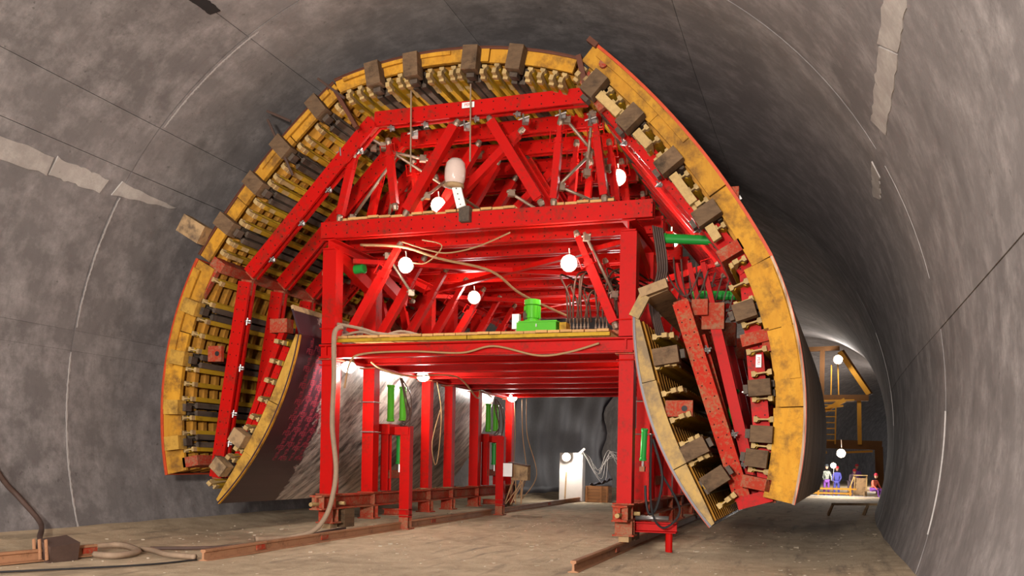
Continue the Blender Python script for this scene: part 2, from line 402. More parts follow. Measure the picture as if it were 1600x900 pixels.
# ------------------------------------------------------------------ ground
def gz(x, y):
    z = 0
    xl = CX + bend(y) - 7.9
    d = x - xl
    if d < 1.6: z += .22 * (1 - max(d, 0) / 1.6) ** 1.5
    dr_ = (CX + bend(y) + 7.9) - x
    if dr_ < 1.5: z += .12 * (1 - max(dr_, 0) / 1.5)
    return z
g = G(); vs, fs = [], []; nx, ny = 90, 150
for j in range(ny + 1):
    y = -34 + 163 * (j / ny) ** 1.5
    for i in range(nx + 1):
        x = CX + bend(y) - 8.3 + 16.6 * i / nx
        vs.append((x, y, gz(x, y) + random.uniform(-.012, .012)))
for j in range(ny):
    for i in range(nx):
        k = j * (nx + 1) + i; fs.append((k, k + 1, k + nx + 2, k + nx + 1))
fl = g.add(vs, fs).build('floor', 'ground', None, True); tag(fl, kind='structure')
g = G()
for i in range(1500):
    y = -16 + 26 * random.random() ** 1.3; x = random.uniform(-6.6, 8.2)
    s = random.uniform(.008, .03) * (1 + 1.2 * (random.random() < .06)); z = gz(x, y)
    vs = [(x + s * random.uniform(.7, 1.2) * math.cos(t) * c, y + s * random.uniform(.7, 1.2) * math.sin(t) * c, z + h * s) for h, c in ((-.3, 1), (.35, .9)) for t in (0, 1.5, 2.8, 4.4)]
    g.add(vs, [(0, 1, 5, 4), (1, 2, 6, 5), (2, 3, 7, 6), (3, 0, 4, 7), (4, 5, 6, 7)])
tag(g.build('gravel', mat('gravel_stone', plain((.36, .29, .21), .9, 0, .45))), 'loose pebbles and chippings scattered over the dirt floor', 'gravel', kind='stuff')

# ------------------------------------------------------------------ rails
RAILP = [(-.5, -.5), (.5, -.5), (.5, -.42), (.12, -.34), (.1, .2), (.28, .28), (.28, .46), (.2, .5), (-.2, .5), (-.28, .46), (-.28, .28), (-.1, .2), (-.12, -.34), (-.5, -.42)]
def rail(label, segs, w=.17, h=.19):
    rt = empty('rail', segs[0], label, 'rail')
    o = Vector(segs[0])
    for a, b in zip(segs, segs[1:]):
        A = Vector(a) - o; B = Vector(b) - o; d = (B - A).normalized()
        g = G(); g.prism(A + Vector((0, 0, h / 2)), B - d * .015 + Vector((0, 0, h / 2)), w, h, (0, 0, 1), RAILP); g.build('rail_length', 'rail', rt)
        f = G(); q = B - d * .3
        f.prism(q + Vector((.03, 0, h / 2)) , q + d * .28 + Vector((.03, 0, h / 2)), .03, .09); f.build('fish_plate', 'rust', rt)
    return rt
rail('long rusty crane rail under the left side of the red gantry', [(-2.68, -5.04, .0), (-2.74, -3.2, 0), (-2.82, -.8, 0), (-2.98, 5.2, 0), (-3.1, 11.2, 0), (-3.2, 17.2, 0), (-3.25, 22.5, 0)])
rail('rusty crane rail running under the right columns of the red gantry', [(3.2, -3.75, 0), (3.2, -.4, 0), (3.2, 5.6, 0), (3.2, 11.6, 0), (3.2, 17.6, 0)])
rail('short loose rail lying by the left wall at the picture corner', [(-5.15, -9.4, 0.02), (-4.88, -7.2, 0.02), (-4.64, -5.25, 0.02)])

# ------------------------------------------------------------------ gantry
gan = empty('portal_gantry', (0, 0, 0), 'tall red steel portal gantry standing on rails inside the arched formwork', 'gantry')
XL, XR = -3.25, 3.25
def part(g, name, m, par=None, smooth=False): return g.build(name, m, par or gan, smooth)
# sills
for x in (XL, XR):
    g = G(); g.ibeam((x, -.55, .77), (x, 12.7, .77), .30, .31); s_ = part(g, 'sill_beam', 'rust')
    for y in (-.45, .05, 1.9, 5.2, 6.8, 8.9, 12.2):
        for sx in (-1, 1):
            f = G(); f.box((x + sx * .085, y, .77), (.12, .02, .25)); f.build('stiffener', 'rust', s_)
    f = G(); f.tube([(x, -.75, .74), (x, -.3, .74)], .045); f.tube([(x - .25, .25, .74), (x + .25, .25, .74)], .04); f.build('pin', 'head', s_)
legs_y = [0, 1.9, 5.2, 6.8, 8.9, 12.2]
for x in (XL, XR):
    for y in legs_y:
        g = G(); wd = .29 if y in (0, 1.9, 8.9) else .24
        g.prism((x, y, .925), (x, y, 3.86), wd, wd, (0, 1, 0)); part(g, 'column', 'red')
        g = G(); g.prism((x, y, 4.18), (x, y, 6.2), wd + .03, wd + .03, (0, 1, 0)); part(g, 'upper_column', 'red')
        for z in (.94, 3.84):
            g = G(); g.box((x, y, z), (.42, .42, .025)); part(g, 'flange_plate', 'rust')
        # foot
        g = G(); g.ibeam((x, y, .61), (x, y, .34), .34, .26, (0, 1, 0)); g.box((x, y, .33), (.42, .36, .03)); part(g, 'foot', 'rust')
        if y in (0, 12.2):
            g = G(); g.prism((x, y + .05, .32), (x, y + .05, .2), .2, .3, (0, 1, 0)); part(g, 'rail_shoe', 'tan')
    # wheels between feet
    for y in (.75, 11.5):
        g = G(); g.prism((x, y - .22, .4), (x, y + .22, .4), .22, .42); part(g, 'wheel_guard', 'grey')
        g = G(); g.tube([(x - .07, y, .33), (x + .07, y, .33)], .14, 16); part(g, 'wheel', 'tube', None, True)
for (x, y) in ((XL, 0), (XL, 1.9), (XR, 0), (XR, 1.9)):
    for z in (3.05, 2.35) if y else (4.5, 3.72):
        g = G(); r_ = .175
        g.tube([(x - r_, y - r_, z), (x + r_, y - r_, z)], .014, 6); g.tube([(x - r_, y - r_ - .03, z), (x - r_, y + r_, z)], .014, 6); g.tube([(x + r_, y - r_ - .03, z), (x + r_, y + r_, z)], .014, 6)
        part(g, 'clamp_band', 'steel' if y else 'red')
# longitudinal beams
for x in (XL, XR):
    g = G(); g.ibeam((x, -.25, 4.01), (x, 12.5, 4.01), .26, .28); part(g, 'longitudinal_beam', 'red')
    g = G(); g.ibeam((x, -.2, 6.31), (x, 12.5, 6.31), .28, .22); part(g, 'top_longitudinal_beam', 'red')
for i, y in enumerate([-.18, 1.5, 3.2, 4.9, 6.6, 8.3, 10.0, 11.7]):
    g = G(); g.ibeam((-3.4, y, 4.01 if i else 4.0), (3.4, y, 4.01 if i else 4.0), .2, .27 if i else .29); part(g, 'deck_beam', 'red')
for i in range(10):
    y = -.1 + 1.27 * i; g = G()
    g.prism((-3.42, y - .1, 6.6), (3.72, y - .1, 6.6), .1, .34); part(g, 'top_cross_beam', 'redh')
    g = G(); g.prism((-3.42, y + .1, 6.6), (3.72, y + .1, 6.6), .1, .34); part(g, 'top_cross_beam', 'redh')
# knee braces of the top rim, slanting back along each side
for x in (XL, XR):
    for k, y in enumerate(legs_y[:-1]):
        if k > 1: continue
        g = G(); g.prism((x, y + .05, 6.18), (x, y + 1.7, 5.72), .2, .26); part(g, 'knee_brace', 'red')
# diagonal cross bracing under top deck (flat bars)
for a, b in (((-3.1, .6, 6.1), (3.1, 4.6, 6.2)), ((-3.1, 4.6, 6.1), (3.1, .6, 6.2)), ((-3.1, 5, 6.1), (3.1, 9, 6.2)), ((-3.1, 9, 6.1), (3.1, 5, 6.2))):
    g = G(); g.prism(a, b, .12, .1); part(g, 'wind_brace', 'red')

def strut(a, b, r=.085, handle=True, m='red', par=None, frac=.7):
    a = Vector(a); b = Vector(b); d = b - a; q = a + d * frac
    g = G(); g.prism(a + d.normalized() * .05, q, r * 2, r * 2, (0, 1, 0)); o = part(g, 'adjustable_strut', m, par)
    h = G(); h.prism(q, b - d.normalized() * .06, r * 1.35, r * 1.35, (0, 1, 0)); h.build('inner_tube', m, o)
    for e_ in (a, b):
        h = G(); h.lathe([(.05, -.08), (.07, 0), (.05, .08)], e_, 8, d); h.build('end_joint', 'tube', o)
    if handle:
        n = d.normalized().cross(Vector((0, 1, 0))).normalized(); dd = d.normalized(); y_ = Vector((0, -r - .01, 0))
        for s in (1, -1):
            h = G(); h.tube([q - dd * .1 + n * s * r * .6 + y_, q - dd * .12 + n * s * .16 + y_, q + dd * .13 + n * s * .16 + y_, q + dd * .1 + n * s * r * .6 + y_], .014, 5); h.build('handle', m, o)
    return o
# struts above the working deck: feet at the side columns, heads leaning inward
for y in (.15, 1.45, 2.75, 4.05, 5.35, 6.65, 8.0, 9.3, 10.6):
    strut((-2.9, y, 4.4), (-1.8, y + .1, 6.3), .09); strut((2.95, y, 4.45), (2.12, y + .1, 6.3), .09)
# struts between the top deck and the crown frames
FR = [-.3 + 1.27 * k for k in range(10)]
for k, y in enumerate(FR):
    y0 = y + .05
    strut((-1.42, y0, 6.85), (-.33, y0, 8.6), .1, False, frac=.96)
    strut((.4, y0, 8.6), (1.5, y0, 6.85), .1, False, frac=.96)
    if k > 1 and k % 2: continue
    strut((-2.97, y0, 6.85), (-2.66, y0, 8.15), .075, True, frac=.85)
    strut((-1.68, y0, 7.0), (-1.86, y0, 8.35), .07, True, frac=.85)
    strut((1.76, y0, 6.85), (1.87, y0, 8.4), .07, True, frac=.8)
    strut((2.78, y0, 6.85), (2.57, y0, 8.35), .075, True, frac=.85)
    if k % 2 == 0: strut((-.9, y0 + .5, 6.85), (.9, y0 + .5, 8.5), .08, False, frac=.96)
# side strutting: gantry column line to the side shutters, raking (red), behind the front
for k, y in enumerate([3.2, 4.5, 5.8, 7.1, 8.4, 9.7]):
    for s in (-1, 1):
        strut((s * 3.4, y, 4.3), (s * 3.75, y, 5.95), .085, False, frac=.8)
        strut((s * 3.45, y, 5.9), (s * 4.6, y, 6.2), .07, k % 2 == 0, frac=.8)
# stair / cable cage on the right column
for i in range(9):
    g = G(); x = 3.6 + .035 * (i % 5); y = .5 + .06 * i
    g.tube(curve([(x, y, 6.45), (x + .1, y + .1, 5.6), (x - .02 * i, y, 5.0), (x + .12, y + .05, 4.2)], 5), .022, 6)
    tag(part(g, 'hanging_hose', 'bhose'), )
def hydraulic(a, b, r=.09, m='green', frac=.72, par=None):
    a = Vector(a); b = Vector(b); d = (b - a); q = a + d * frac; u = d.normalized()
    g = G(); L = (q - a).length; g.lathe([(r * .8, 0), (r * 1.15, .01), (r * 1.15, .05), (r, .06), (r, L - .06), (r * 1.15, L - .05), (r * 1.15, L)], a, 14, d)
    o = part(g, 'hydraulic_cylinder', m, par, False)
    h = G(); h.tube([q - u * .02, b], r * .45, 10); h.build('piston_rod', 'steel', o)
    h = G(); h.box(b, (.1, .12, .1)); h.build('rod_eye', 'rust', o)
    return o
hydraulic((3.75, .9, 6.28), (5.15, .9, 6.14), .095, frac=.9); hydraulic((4.1, 2.8, 5.45), (5.3, 2.8, 5.4), .1, frac=.85)
hydraulic((-2.9, .8, 5.98), (-3.9, .8, 5.9), .1, frac=.9)
# jack frames on both legs
def jack(x, y, sgn):
    """sgn = direction of the inner side"""
    r_ = empty('lifting_jack', (x, y, 0)); r_.parent = gan
    for dy in (-.55, .55):
        g = G(); g.ibeam((.0, dy, .95), (.0, dy, 2.55), .2, .2, (0, 1, 0)); g.build('jack_post', 'red', r_)
    g = G(); g.prism((sgn * .42, -.28, .3), (sgn * .42, -.28, 2.5), .26, .2, (0, 1, 0)); g.build('jack_leg', 'red', r_)
    g = G(); g.prism((0, -.7, 2.45), (0, .7, 2.45), .3, .25); g.prism((0, -.28, 2.42), (sgn * .52, -.28, 2.42), .25, .2); g.build('jack_yoke', 'red', r_)
    g = G(); g.prism((0, -.5, 1.35), (0, .5, 1.35), .16, .2); g.build('lower_yoke', 'rust', r_)
    for dx, dy, z0, z1, m in ((-.02, -.3, 2.65, 3.75, 'lime'), (.0, .35, 2.7, 3.75, 'lime'), (.1 * sgn, .0, 2.3, 1.45, 'green')):
        g = G(); L = abs(z1 - z0) * .82; d = Vector((0, 0, z1 - z0)); g.lathe([(.08, 0), (.1, .01), (.1, .05), (.085, .06), (.085, L - .06), (.1, L - .05), (.1, L)], (dx, dy, z0), 14, d)
        o = g.build('hydraulic_cylinder', m, r_)
    g = G(); g.tube([(.1 * sgn, 0, 1.7), (.1 * sgn, 0, 1.4)], .04); g.build('piston_rod', 'steel', r_)
    for i in range(5):
        g = G(); a = random.uniform(-.3, .3); g.tube(curve([(sgn * .1, a * .4, 3.75), (sgn * (.15 + .05 * i), a, 3.3), (sgn * .2, a + .25, 2.85 - .07 * i), (sgn * .12, a - .1, 2.55)], 6), .017, 6); g.build('hydraulic_hose', 'bhose', r_)
    g = G(); g.ibeam((-.15, -.28, .42), (sgn * .55, -.28, .42), .26, .16); g.ibeam((sgn * .42, -.28, .3), (sgn * .42, -.28, .0), .24, .24, (0, 1, 0)); g.box((sgn * .42, -.28, .02), (.34, .34, .03)); g.build('jack_foot', 'rust', r_)
jack(XL, 3.3, 1); jack(XL, 10.4, 1); jack(XR, 3.3, -1); jack(XR, 10.4, -1)
# front outrigger of the right sill with screw jack
g = G(); g.ibeam((XR + .05, .4, .48), (XR + .95, .4, .48), .3, .2); g.tube([(XR + .8, .4, .4), (XR + .8, .4, 0)], .07, 10); part(g, 'outrigger', 'red')
g = G(); g.tube([(XR + .15, .32, .66), (XR + .8, .32, .66)], .05, 10); part(g, 'outrigger_screw', 'steel', None, True)
hydraulic((3.55, .3, 2.42), (3.52, .3, 1.62), .06, frac=.8)
g = G(); g.tube(curve([(3.75, .1, 2.2), (3.95, .05, 1.5), (3.85, .1, .9), (3.7, .15, .75), (3.62, .2, 1.0), (3.6, .2, 1.3)], 8), .025, 6); part(g, 'hydraulic_hose', 'black')
g = G(); g.tube(curve([(3.95, .1, 1.5), (4.3, .05, .85), (4.0, .0, .5), (3.75, .05, .9), (3.72, .1, 2.3)], 8), .022, 6); part(g, 'hydraulic_hose', 'black')
# scaffold tubes and couplers in the roof truss
ST = [((-2.3, -.2, 8.5), (-.2, 3, 7.2)), ((-1.9, .2, 8.2), (-3.1, .4, 6.9)), ((-2.6, .3, 8.5), (-1.2, .3, 8.1)), ((-1.1, -.2, 7.1), (-.5, 1.8, 8.7)), ((1.9, -.2, 8.55), (2.7, .6, 7.6)), ((2.4, .2, 7.9), (1.7, -.1, 7.1)), ((1.8, -.1, 7.2), (2.5, .4, 6.95)),
      ((2.6, .3, 7.8), (2.75, .4, 6.9)), ((2.5, -.2, 8.6), (2.3, .2, 7.4)), ((.5, .6, 7.4), (1.3, 1.6, 6.95)), ((-1.9, .2, 7.7), (-3.3, 2.5, 6.9)), ((2.3, .1, 6.3), (2.9, .5, 5.0)), ((-2.2, .4, 6.2), (-1.7, .8, 5.3))]
for i in range(5): ST.append(((2.9 + .08 * i, .3 + .15 * i, 8.45 - .1 * i), (5.3 + .03 * i, .3 + .15 * i, 5.35 + .05 * i)))
for a, b in ST:
    g = G(); g.tube([a, b], .032, 8); o = part(g, 'scaffold_tube', 'tube', None, True)
    for t in (.08, .92):
        p = Vector(a).lerp(Vector(b), t); h = G(); h.box(p, (.13, .12, .13), .5); h.tube([p + Vector((-.1, 0, .03)), p + Vector((.1, -.05, .05))], .02, 6); h.build('coupler', 'tube', o)
for x, z in ((-1.25, 8.45), (-.1, 8.5), (1.15, 8.5), (1.9, 8.5), (2.5, 8.35), (-2.9, 8.2)):
    g = G(); g.box((x, -.25, z), (.12, .2, .1), .4); g.tube([(x - .1, -.4, z - .02), (x + .12, -.38, z + .04)], .018, 6); g.tube([(x, -.42, z + .08), (x + .02, -.42, z - .1)], .018, 6); part(g, 'wing_nut_clamp', 'steel')
# long vertical hanging tie ropes from the crown
for x, z0, z1 in ((-1.22, 9.35, 7.6), (.08, 9.45, 7.7)):
    g = G(); g.tube([(x, -.55, z0), (x, -.5, z1)], .016, 6); part(g, 'tie_rod', 'hose')

# ------------------------------------------------------------------ decks
dk = empty('working_deck', (0, 0, 4.17), 'middle timber deck of loose planks carrying the green pump', 'deck')
proto = None
for i in range(24):
    for j in range(3):
        if proto is None:
            g = G(); g.prism((0, 0, 0), (0, 4.05, 0), .232, .05); proto = g.build('plank', 'deck', dk)
            o = proto
        else: o = inst(proto, dk)
        o.location = (-2.82 + .245 * i, -.34 + 4.12 * j + random.uniform(-.04, .04), .11 + random.uniform(-.006, .012))
for j in range(8):
    for i in range(2):
        g = G(); g.prism((-2.95 + 2.97 * i, -.27 + 1.7 * j, .045), (-.0 + 2.95 * i, -.27 + 1.7 * j, .045), .1, .07); g.build('bearer', 'yel', dk)
td = empty('upper_deck', (0, 0, 6.78), 'upper timber deck of short boards laid on the drilled top beams', 'deck')
for i in range(24):
    for j in range(4):
        if i in (16, 17, 18) and j == 0: continue
        o = inst(proto, td); o.scale = (1, .7, 1); o.location = (-2.95 + .252 * i, -.2 + 2.95 * j + random.uniform(-.05, .05), .03 + random.uniform(0, .02))
# ------------------------------------------------------------------ formwork panels
def arc3(p0, p1, p2, n):
    (ax, ay), (bx, by), (cx, cy) = p0, p1, p2
    d = 2 * (ax * (by - cy) + bx * (cy - ay) + cx * (ay - by))
    ux = ((ax * ax + ay * ay) * (by - cy) + (bx * bx + by * by) * (cy - ay) + (cx * cx + cy * cy) * (ay - by)) / d
    uy = ((ax * ax + ay * ay) * (cx - bx) + (bx * bx + by * by) * (ax - cx) + (cx * cx + cy * cy) * (bx - ax)) / d
    r = math.hypot(ax - ux, ay - uy); t0 = math.atan2(ay - uy, ax - ux); t2 = math.atan2(cy - uy, cx - ux); t1 = math.atan2(by - uy, bx - ux)
    def near(t, ref):
        while t - ref > PI: t -= 2 * PI
        while t - ref < -PI: t += 2 * PI
        return t
    t1 = near(t1, t0); t2 = near(t2, t1)
    return lambda s: (ux + r * math.cos(t0 + (t2 - t0) * s), uy + r * math.sin(t0 + (t2 - t0) * s)), abs(t2 - t0) * r, (ux, uy), r
Y0, Y1 = -.78, 11.7
def panel(label, p0, p1, p2, endw, spec, wal, boff=(.05, .5), gdep=.22, skinm='skin', sheetm=None, side=1, rib_gap=.37, boardm='ply', waler_m='redh', inw=None, goff=None, blockm='grey', nsh=5, tap=0, wh=.3):
    """spec: list of (arc fraction, 'y' or 'g'); wal: (a, b) centre line of the walers in xz"""
    f, L, (ux, uy), r = arc3(p0, p1, p2, 16)
    def at(s, off):
        x, z = f(s); nx, nz = (ux - x) / r, (uy - z) / r
        if inw: nx, nz = nx * inw, nz * inw
        return x + nx * off, z + nz * off
    def nrm(s):
        x, z = f(s); k = inw or 1; return Vector(((ux - x) / r * k, 0, (uy - z) / r * k))
    root = empty('formwork_panel', (0, 0, 0), label, 'formwork', 'arched formwork panels around the red gantry')
    def slab(s0, s1, o0, o1, y0, y1, name, m, par=root, n=12, taper=0):
        o1_ = o1
        g = G(); vs, fs, us = [], [], []
        for i in range(n + 1):
            s = s0 + (s1 - s0) * i / n
            a = at(s, o0); b = at(s, o1 - (taper * abs(2 * s - 1) ** 3))
            vs += [(a[0], y0, a[1]), (b[0], y0, b[1]), (b[0], y1, b[1]), (a[0], y1, a[1])]
        for i in range(n):
            for k in range(4):
                q = (k + 1) % 4; fs.append((4 * i + k, 4 * i + q, 4 * i + 4 + q, 4 * i + 4 + k))
                t0, t1 = L * (s0 + (s1 - s0) * i / n), L * (s0 + (s1 - s0) * (i + 1) / n)
                us.append([(t0, (0, 0, 1, 1)[k] * (y1 - y0)), (t0, (0, 0, 1, 1)[q] * (y1 - y0)), (t1, (0, 0, 1, 1)[q] * (y1 - y0)), (t1, (0, 0, 1, 1)[k] * (y1 - y0))])
        fs += [(3, 2, 1, 0), (4 * n, 4 * n + 1, 4 * n + 2, 4 * n + 3)]; us += [[(0, 0)] * 4] * 2
        return g.add(vs, fs, us).build(name, m, par)
    st = (Y1 - Y0) / nsh
    for j in range(nsh):
        slab(0, 1, -.012, .03, Y0 - .03 + st * j + .004, Y0 - .03 + st * (j + 1) - .004, 'skin_sheet', sheetm or skinm, n=20)
    slab(0, 1, -.022, -.012, Y0 - .04, Y0 + .03, 'edge_strip', skinm, n=20)
    # end plank in pieces
    cuts = [0, random.uniform(.28, .38), random.uniform(.6, .72), 1]
    for i in range(3):
        slab(cuts[i] + .002, cuts[i + 1] - .002, .03 + .0 * i, endw * random.uniform(.92, 1.04), Y0 - .03 * (i % 2), Y0 + .07, 'end_plank', boardm, n=8, taper=tap)
    if not tap: slab(.04, .5, .05, endw * .45, Y0 - .075, Y0 - .035, 'overlay_plank', boardm, n=8)
    # ribs
    go = goff if goff else endw + .02
    y = Y0 + rib_gap; first = None
    while y < Y1 - .05:
        if first is None: first = slab(0.01, .99, .035, go - .01, 0, .13, 'rib', 'rib', n=10, taper=tap); o = first
        else: o = inst(first, root)
        o.location.y = y; y += rib_gap
    slab(0.005, .995, .031, .05, Y0 + .2, Y1 - .05, 'backing_board', 'skin', n=14)
    # girders
    for s, k in spec:
        a = at(s, go + gdep / 2); c = Vector((a[0], 0, a[1])); n = nrm(s); tn = n.cross(Vector((0, 1, 0)))
        if k == 'y':
            g = G(); g.ibeam(c + Vector((0, Y0 + .12, 0)), c + Vector((0, Y1, 0)), .1, gdep, n, .34); o = g.build('girder', 'yel', root)
            h = G(); cc = c + n * random.uniform(-.02, .03); h.prism(cc + Vector((0, Y0 + .0, 0)), cc + Vector((0, Y0 + .125, 0)), .1, gdep * 1.04, n, [(-.5, -.5), (.5, -.5), (.5, -.33), (.14, -.26), (.14, .26), (.5, .33), (.5, .5), (-.5, .5), (-.5, .33), (-.14, .26), (-.14, -.26), (-.5, -.33)]); h.build('girder_end', 'head', o)
            if endw < .45:
                e1 = at(s, go + gdep * .5); h = G(); h.prism(cc + n * gdep * .1 + Vector((0, Y0 - .1, 0)), cc + n * gdep * .42 + Vector((0, Y0 + .5, 0)), .085, .1, n); h.build('girder_tip', 'head', o)
        elif k == 'g':
            for sg in (-1, 1):
                g = G(); g.ibeam(c + tn * .085 * sg + Vector((0, Y0 + .16, 0)), c + tn * .085 * sg + Vector((0, Y1, 0)), .12, gdep * 1.15, n, .3); o = g.build('dark_girder', 'dgrey', root)
            if boff:
                b0 = at(s, boff[0]); b1 = at(s, boff[1]); wj = random.uniform(.94, 1.06)
                g = G(); P0 = Vector((b0[0], Y0 - .12, b0[1])); P1 = Vector((b1[0], Y0 - .12, b1[1])); q = Vector((random.uniform(-.03, .03), 0, random.uniform(-.03, .03)))
                g.prism(P0 + q, P1 + q, .3 * wj, .28, (0, 1, 0)); o = g.build('end_block', blockm, root)
                h = G(); h.prism(P1 + q + n * .02 + Vector((0, .1, 0)), P1 + q + n * .1 + Vector((0, .1, 0)), .16, .2, (0, 1, 0)); h.build('block_notch', 'dgrey', o)
        elif k == 'r':
            g = G(); g.prism(c + Vector((0, Y0 + .0, 0)), c + Vector((0, Y1, 0)), .22, gdep * 1.5, n); g.build('steel_edge_beam', 'rust', root)
    # walers, one pair per frame
    (ax, az), (bx, bz) = wal; d = Vector((bx - ax, 0, bz - az)).normalized()
    nn = nrm(.5)
    protos = None
    for kf, y in enumerate(FR):
        if protos is None:
            g = G(); g.prism((ax, -.09, az), (bx, -.09, bz), .07, wh, nn); A = g.build('waler', waler_m, root)
            g = G(); g.prism((ax, .09, az), (bx, .09, bz), .07, wh, nn); B = g.build('waler', waler_m, root)
            g = G(); g.prism(Vector((ax, 0, az)) - d * .05, Vector((ax, 0, az)) + d * .28, .09, .26, nn); Cc = g.build('hinge_plate', 'rust', root)
            g = G(); g.prism(Vector((bx, 0, bz)) - d * .28, Vector((bx, 0, bz)) + d * .05, .09, .26, nn); Cd = g.build('hinge_plate', 'rust', root)
            protos = (A, B, Cc, Cd); A.location.y = B.location.y = Cc.location.y = Cd.location.y = y
        else:
            for p in protos: inst(p, root).location.y = y
    if True:   # girder clamps on the front waler
        for s, k in spec:
            if k != 'g': continue
            a = at(s, 1.0); t = (Vector((a[0], 0, a[1])) - Vector((ax, 0, az))).dot(d)
            if t < .1 or t > (Vector((bx, 0, bz)) - Vector((ax, 0, az))).length - .1: continue
            c = Vector((ax, FR[0] - .02, az)) + d * t + nn * .2
            g = G(); g.box(c, (.1, .08, .07), .3); g.tube([c - d * .08 + Vector((0, -.06, 0)), c + d * .08 + Vector((0, -.07, 0))], .016, 5); g.tube([c - nn * .08 + Vector((0, -.06, 0)), c + nn * .09 + Vector((0, -.07, 0))], .016, 5); g.build('girder_clamp', 'steel', root)
    return root, at, nrm
Yp = lambda *a: [(v, 'y') for v in a]
Gp = lambda *a: [(v, 'g') for v in a]
panel('crown formwork panel, flattest yellow arch over the top of the gantry', (-2.85, 9.54), (-.12, 9.86), (2.34, 9.38), .28,
      Yp(.05, .1, .145, .23, .28, .315, .41, .46, .51, .54, .64, .69, .735, .83, .88, .93, .97) + Gp(.185, .35, .59, .78), ((-2.1, 8.8), (2.42, 8.82)), (.03, .5), .27, goff=.32)
panel('upper left formwork panel, sloping from the crown down to a jutting block', (-2.87, 9.5), (-4.51, 8.03), (-6.1, 6.1), .32,
      Yp(.05, .18, .25, .3, .42, .48, .52, .63, .69, .75, .86, .92) + Gp(.12, .36, .57, .805) + [(.985, 'r')], ((-2.15, 8.78), (-5.1, 5.72)), (.05, .5), .22, goff=.4)
panel('lower left formwork panel, upright and hanging beside the left tunnel wall', (-6.14, 6.02), (-7.0, 2.7), (-6.85, 1.28), .5,
      [((5.98 - z) / 4.75, k) for z, k in ((5.75, 'y'), (5.2, 'y'), (5.0, 'g'), (4.78, 'y'), (4.42, 'y'), (4.05, 'y'), (3.82, 'g'), (3.6, 'y'), (3.25, 'y'), (2.9, 'y'), (2.66, 'g'), (2.45, 'y'), (2.1, 'y'), (1.9, 'g'), (1.7, 'y'), (1.42, 'r'))],
      ((-5.2, 5.55), (-5.86, 1.25)), (.25, .62), .26, 'skinr', blockm='board')
UR_root, UR_at, UR_n = panel('upper right formwork panel, long straight slope with big grey end blocks', (2.66, 9.62), (4.83, 7.24), (5.95, 5.45), .38,
      Yp(.03, .07, .16, .21, .26, .36, .42, .48, .59, .65, .71, .82, .96) + Gp(.11, .31, .53, .765) + [(.91, 'r')], ((2.68, 8.76), (5.5, 5.3)), (.36, .82), .3, 'skinr', goff=.42)
panel('lower right formwork panel, upright with wide yellow end planks and brown skin', (5.95, 5.45), (6.56, 2.9), (6.4, 1.05), .52,
      [((5.42 - z) / 4.4, k) for z, k in ((5.2, 'y'), (4.85, 'y'), (4.62, 'g'), (4.4, 'y'), (4.1, 'r'), (3.85, 'y'), (3.4, 'y'), (3.1, 'g'), (2.9, 'y'), (2.5, 'y'), (2.2, 'g'), (1.98, 'y'), (1.72, 'g'), (1.5, 'y'), (1.25, 'r'))],
      ((5.5, 5.25), (5.93, 1.1)), (.54, .92), .34, 'skinr', 'wrap', goff=.54)[0].matrix_world = Matrix.Translation((6.4, -.78, 0)) @ Matrix.Rotation(R(-2.0), 4, 'Z') @ Matrix.Translation((-6.4, .78, 0))
panel('left folding flap whose dark stained face turns toward the gantry', (-3.56, 4.3), (-4.0, 2.85), (-5.49, .7), .3,
      Yp(.06, .17, .28, .39, .5, .57, .7, .77, .96) + Gp(.63, .84), ((-4.1, 4.1), (-5.38, 1.25)), (.28, .62), .2, 'ply', 'dirty', inw=1, blockm='tan', boardm='board', tap=.18, wh=.16)
panel('right folding flap tilted like an open leaf, dusty ribs facing out', (3.5, 4.45), (3.86, 2.5), (4.97, .6), .3,
      Yp(.1, .24, .37, .5, .62, .72, .84, .95) + Gp(.2, .67, .9 - .06), ((4.3, 4.75), (5.5, 1.1)), (.34, .8), .38, 'skinr', 'dirty', inw=1, boardm='tanb', waler_m='rusth', tap=.2, blockm='grey')
# timber tops of the folding flaps
# ------------------------------------------------------------------ lamps
def lamp(loc, label, power, aim=(0, -1, -.2), r=.09, name='work_lamp', far=False, sz=1.35, hang=.3):
    loc = Vector(loc); rt = empty(name, loc, label, 'lamp', 'lit work lamps')
    d = Vector(aim).normalized()
    g = G(); g.lathe([(.05 * sz, -.16 * sz), (.09 * sz, -.14 * sz), (.12 * sz, -.02 * sz), (.13 * sz, .0)], (0, 0, 0), 14, d); g.build('lamp_housing', 'tube', rt)
    g = G(); g.lathe([(.005, .075 * sz), (.06 * sz, .065 * sz), (.1 * sz, .03 * sz), (.11 * sz, 0)], (0, 0, 0), 14, d); g.build('lamp_glass', 'lampw' if far else 'lamp', rt, True)
    g = G(); g.tube([(0, 0, hang), -d * .12], .015, 6); g.build('bracket', 'tube', rt)
    l = light('lamp_light', 'POINT', d * .2 * sz, power, (1, .95, .88), .12); l.parent = rt
    return rt
lamp((-1.65, .25, 5.87), 'lit lamp under the top beam near the left end of the middle deck', 90)
lamp((1.96, .25, 5.73), 'lit lamp under the top beam above the pump hoses', 85)
lamp((-1.85, 4.9, 6.0), 'lit lamp deep inside above the middle deck, in the cable bundle', 110)
lamp((-1.2, .9, 7.3), 'lit lamp on the upper deck left of the big dome lamp', 120)
lamp((2.68, 1.4, 7.74), 'lit lamp high in the right corner of the roof truss', 130)
lamp((3.6, 2.9, 6.72), 'small lit lamp above the right green cylinder outside the truss', 90, (.2, -1, 0))
lamp((2.08, 4.0, 5.82), 'small lit lamp beside the right raking strut inside the deck bay', 60, sz=.7)
lamp((-3.02, .35, 3.72), 'lit lamp under the left end of the middle deck beside the hose', 150, (.3, -.6, -.8))
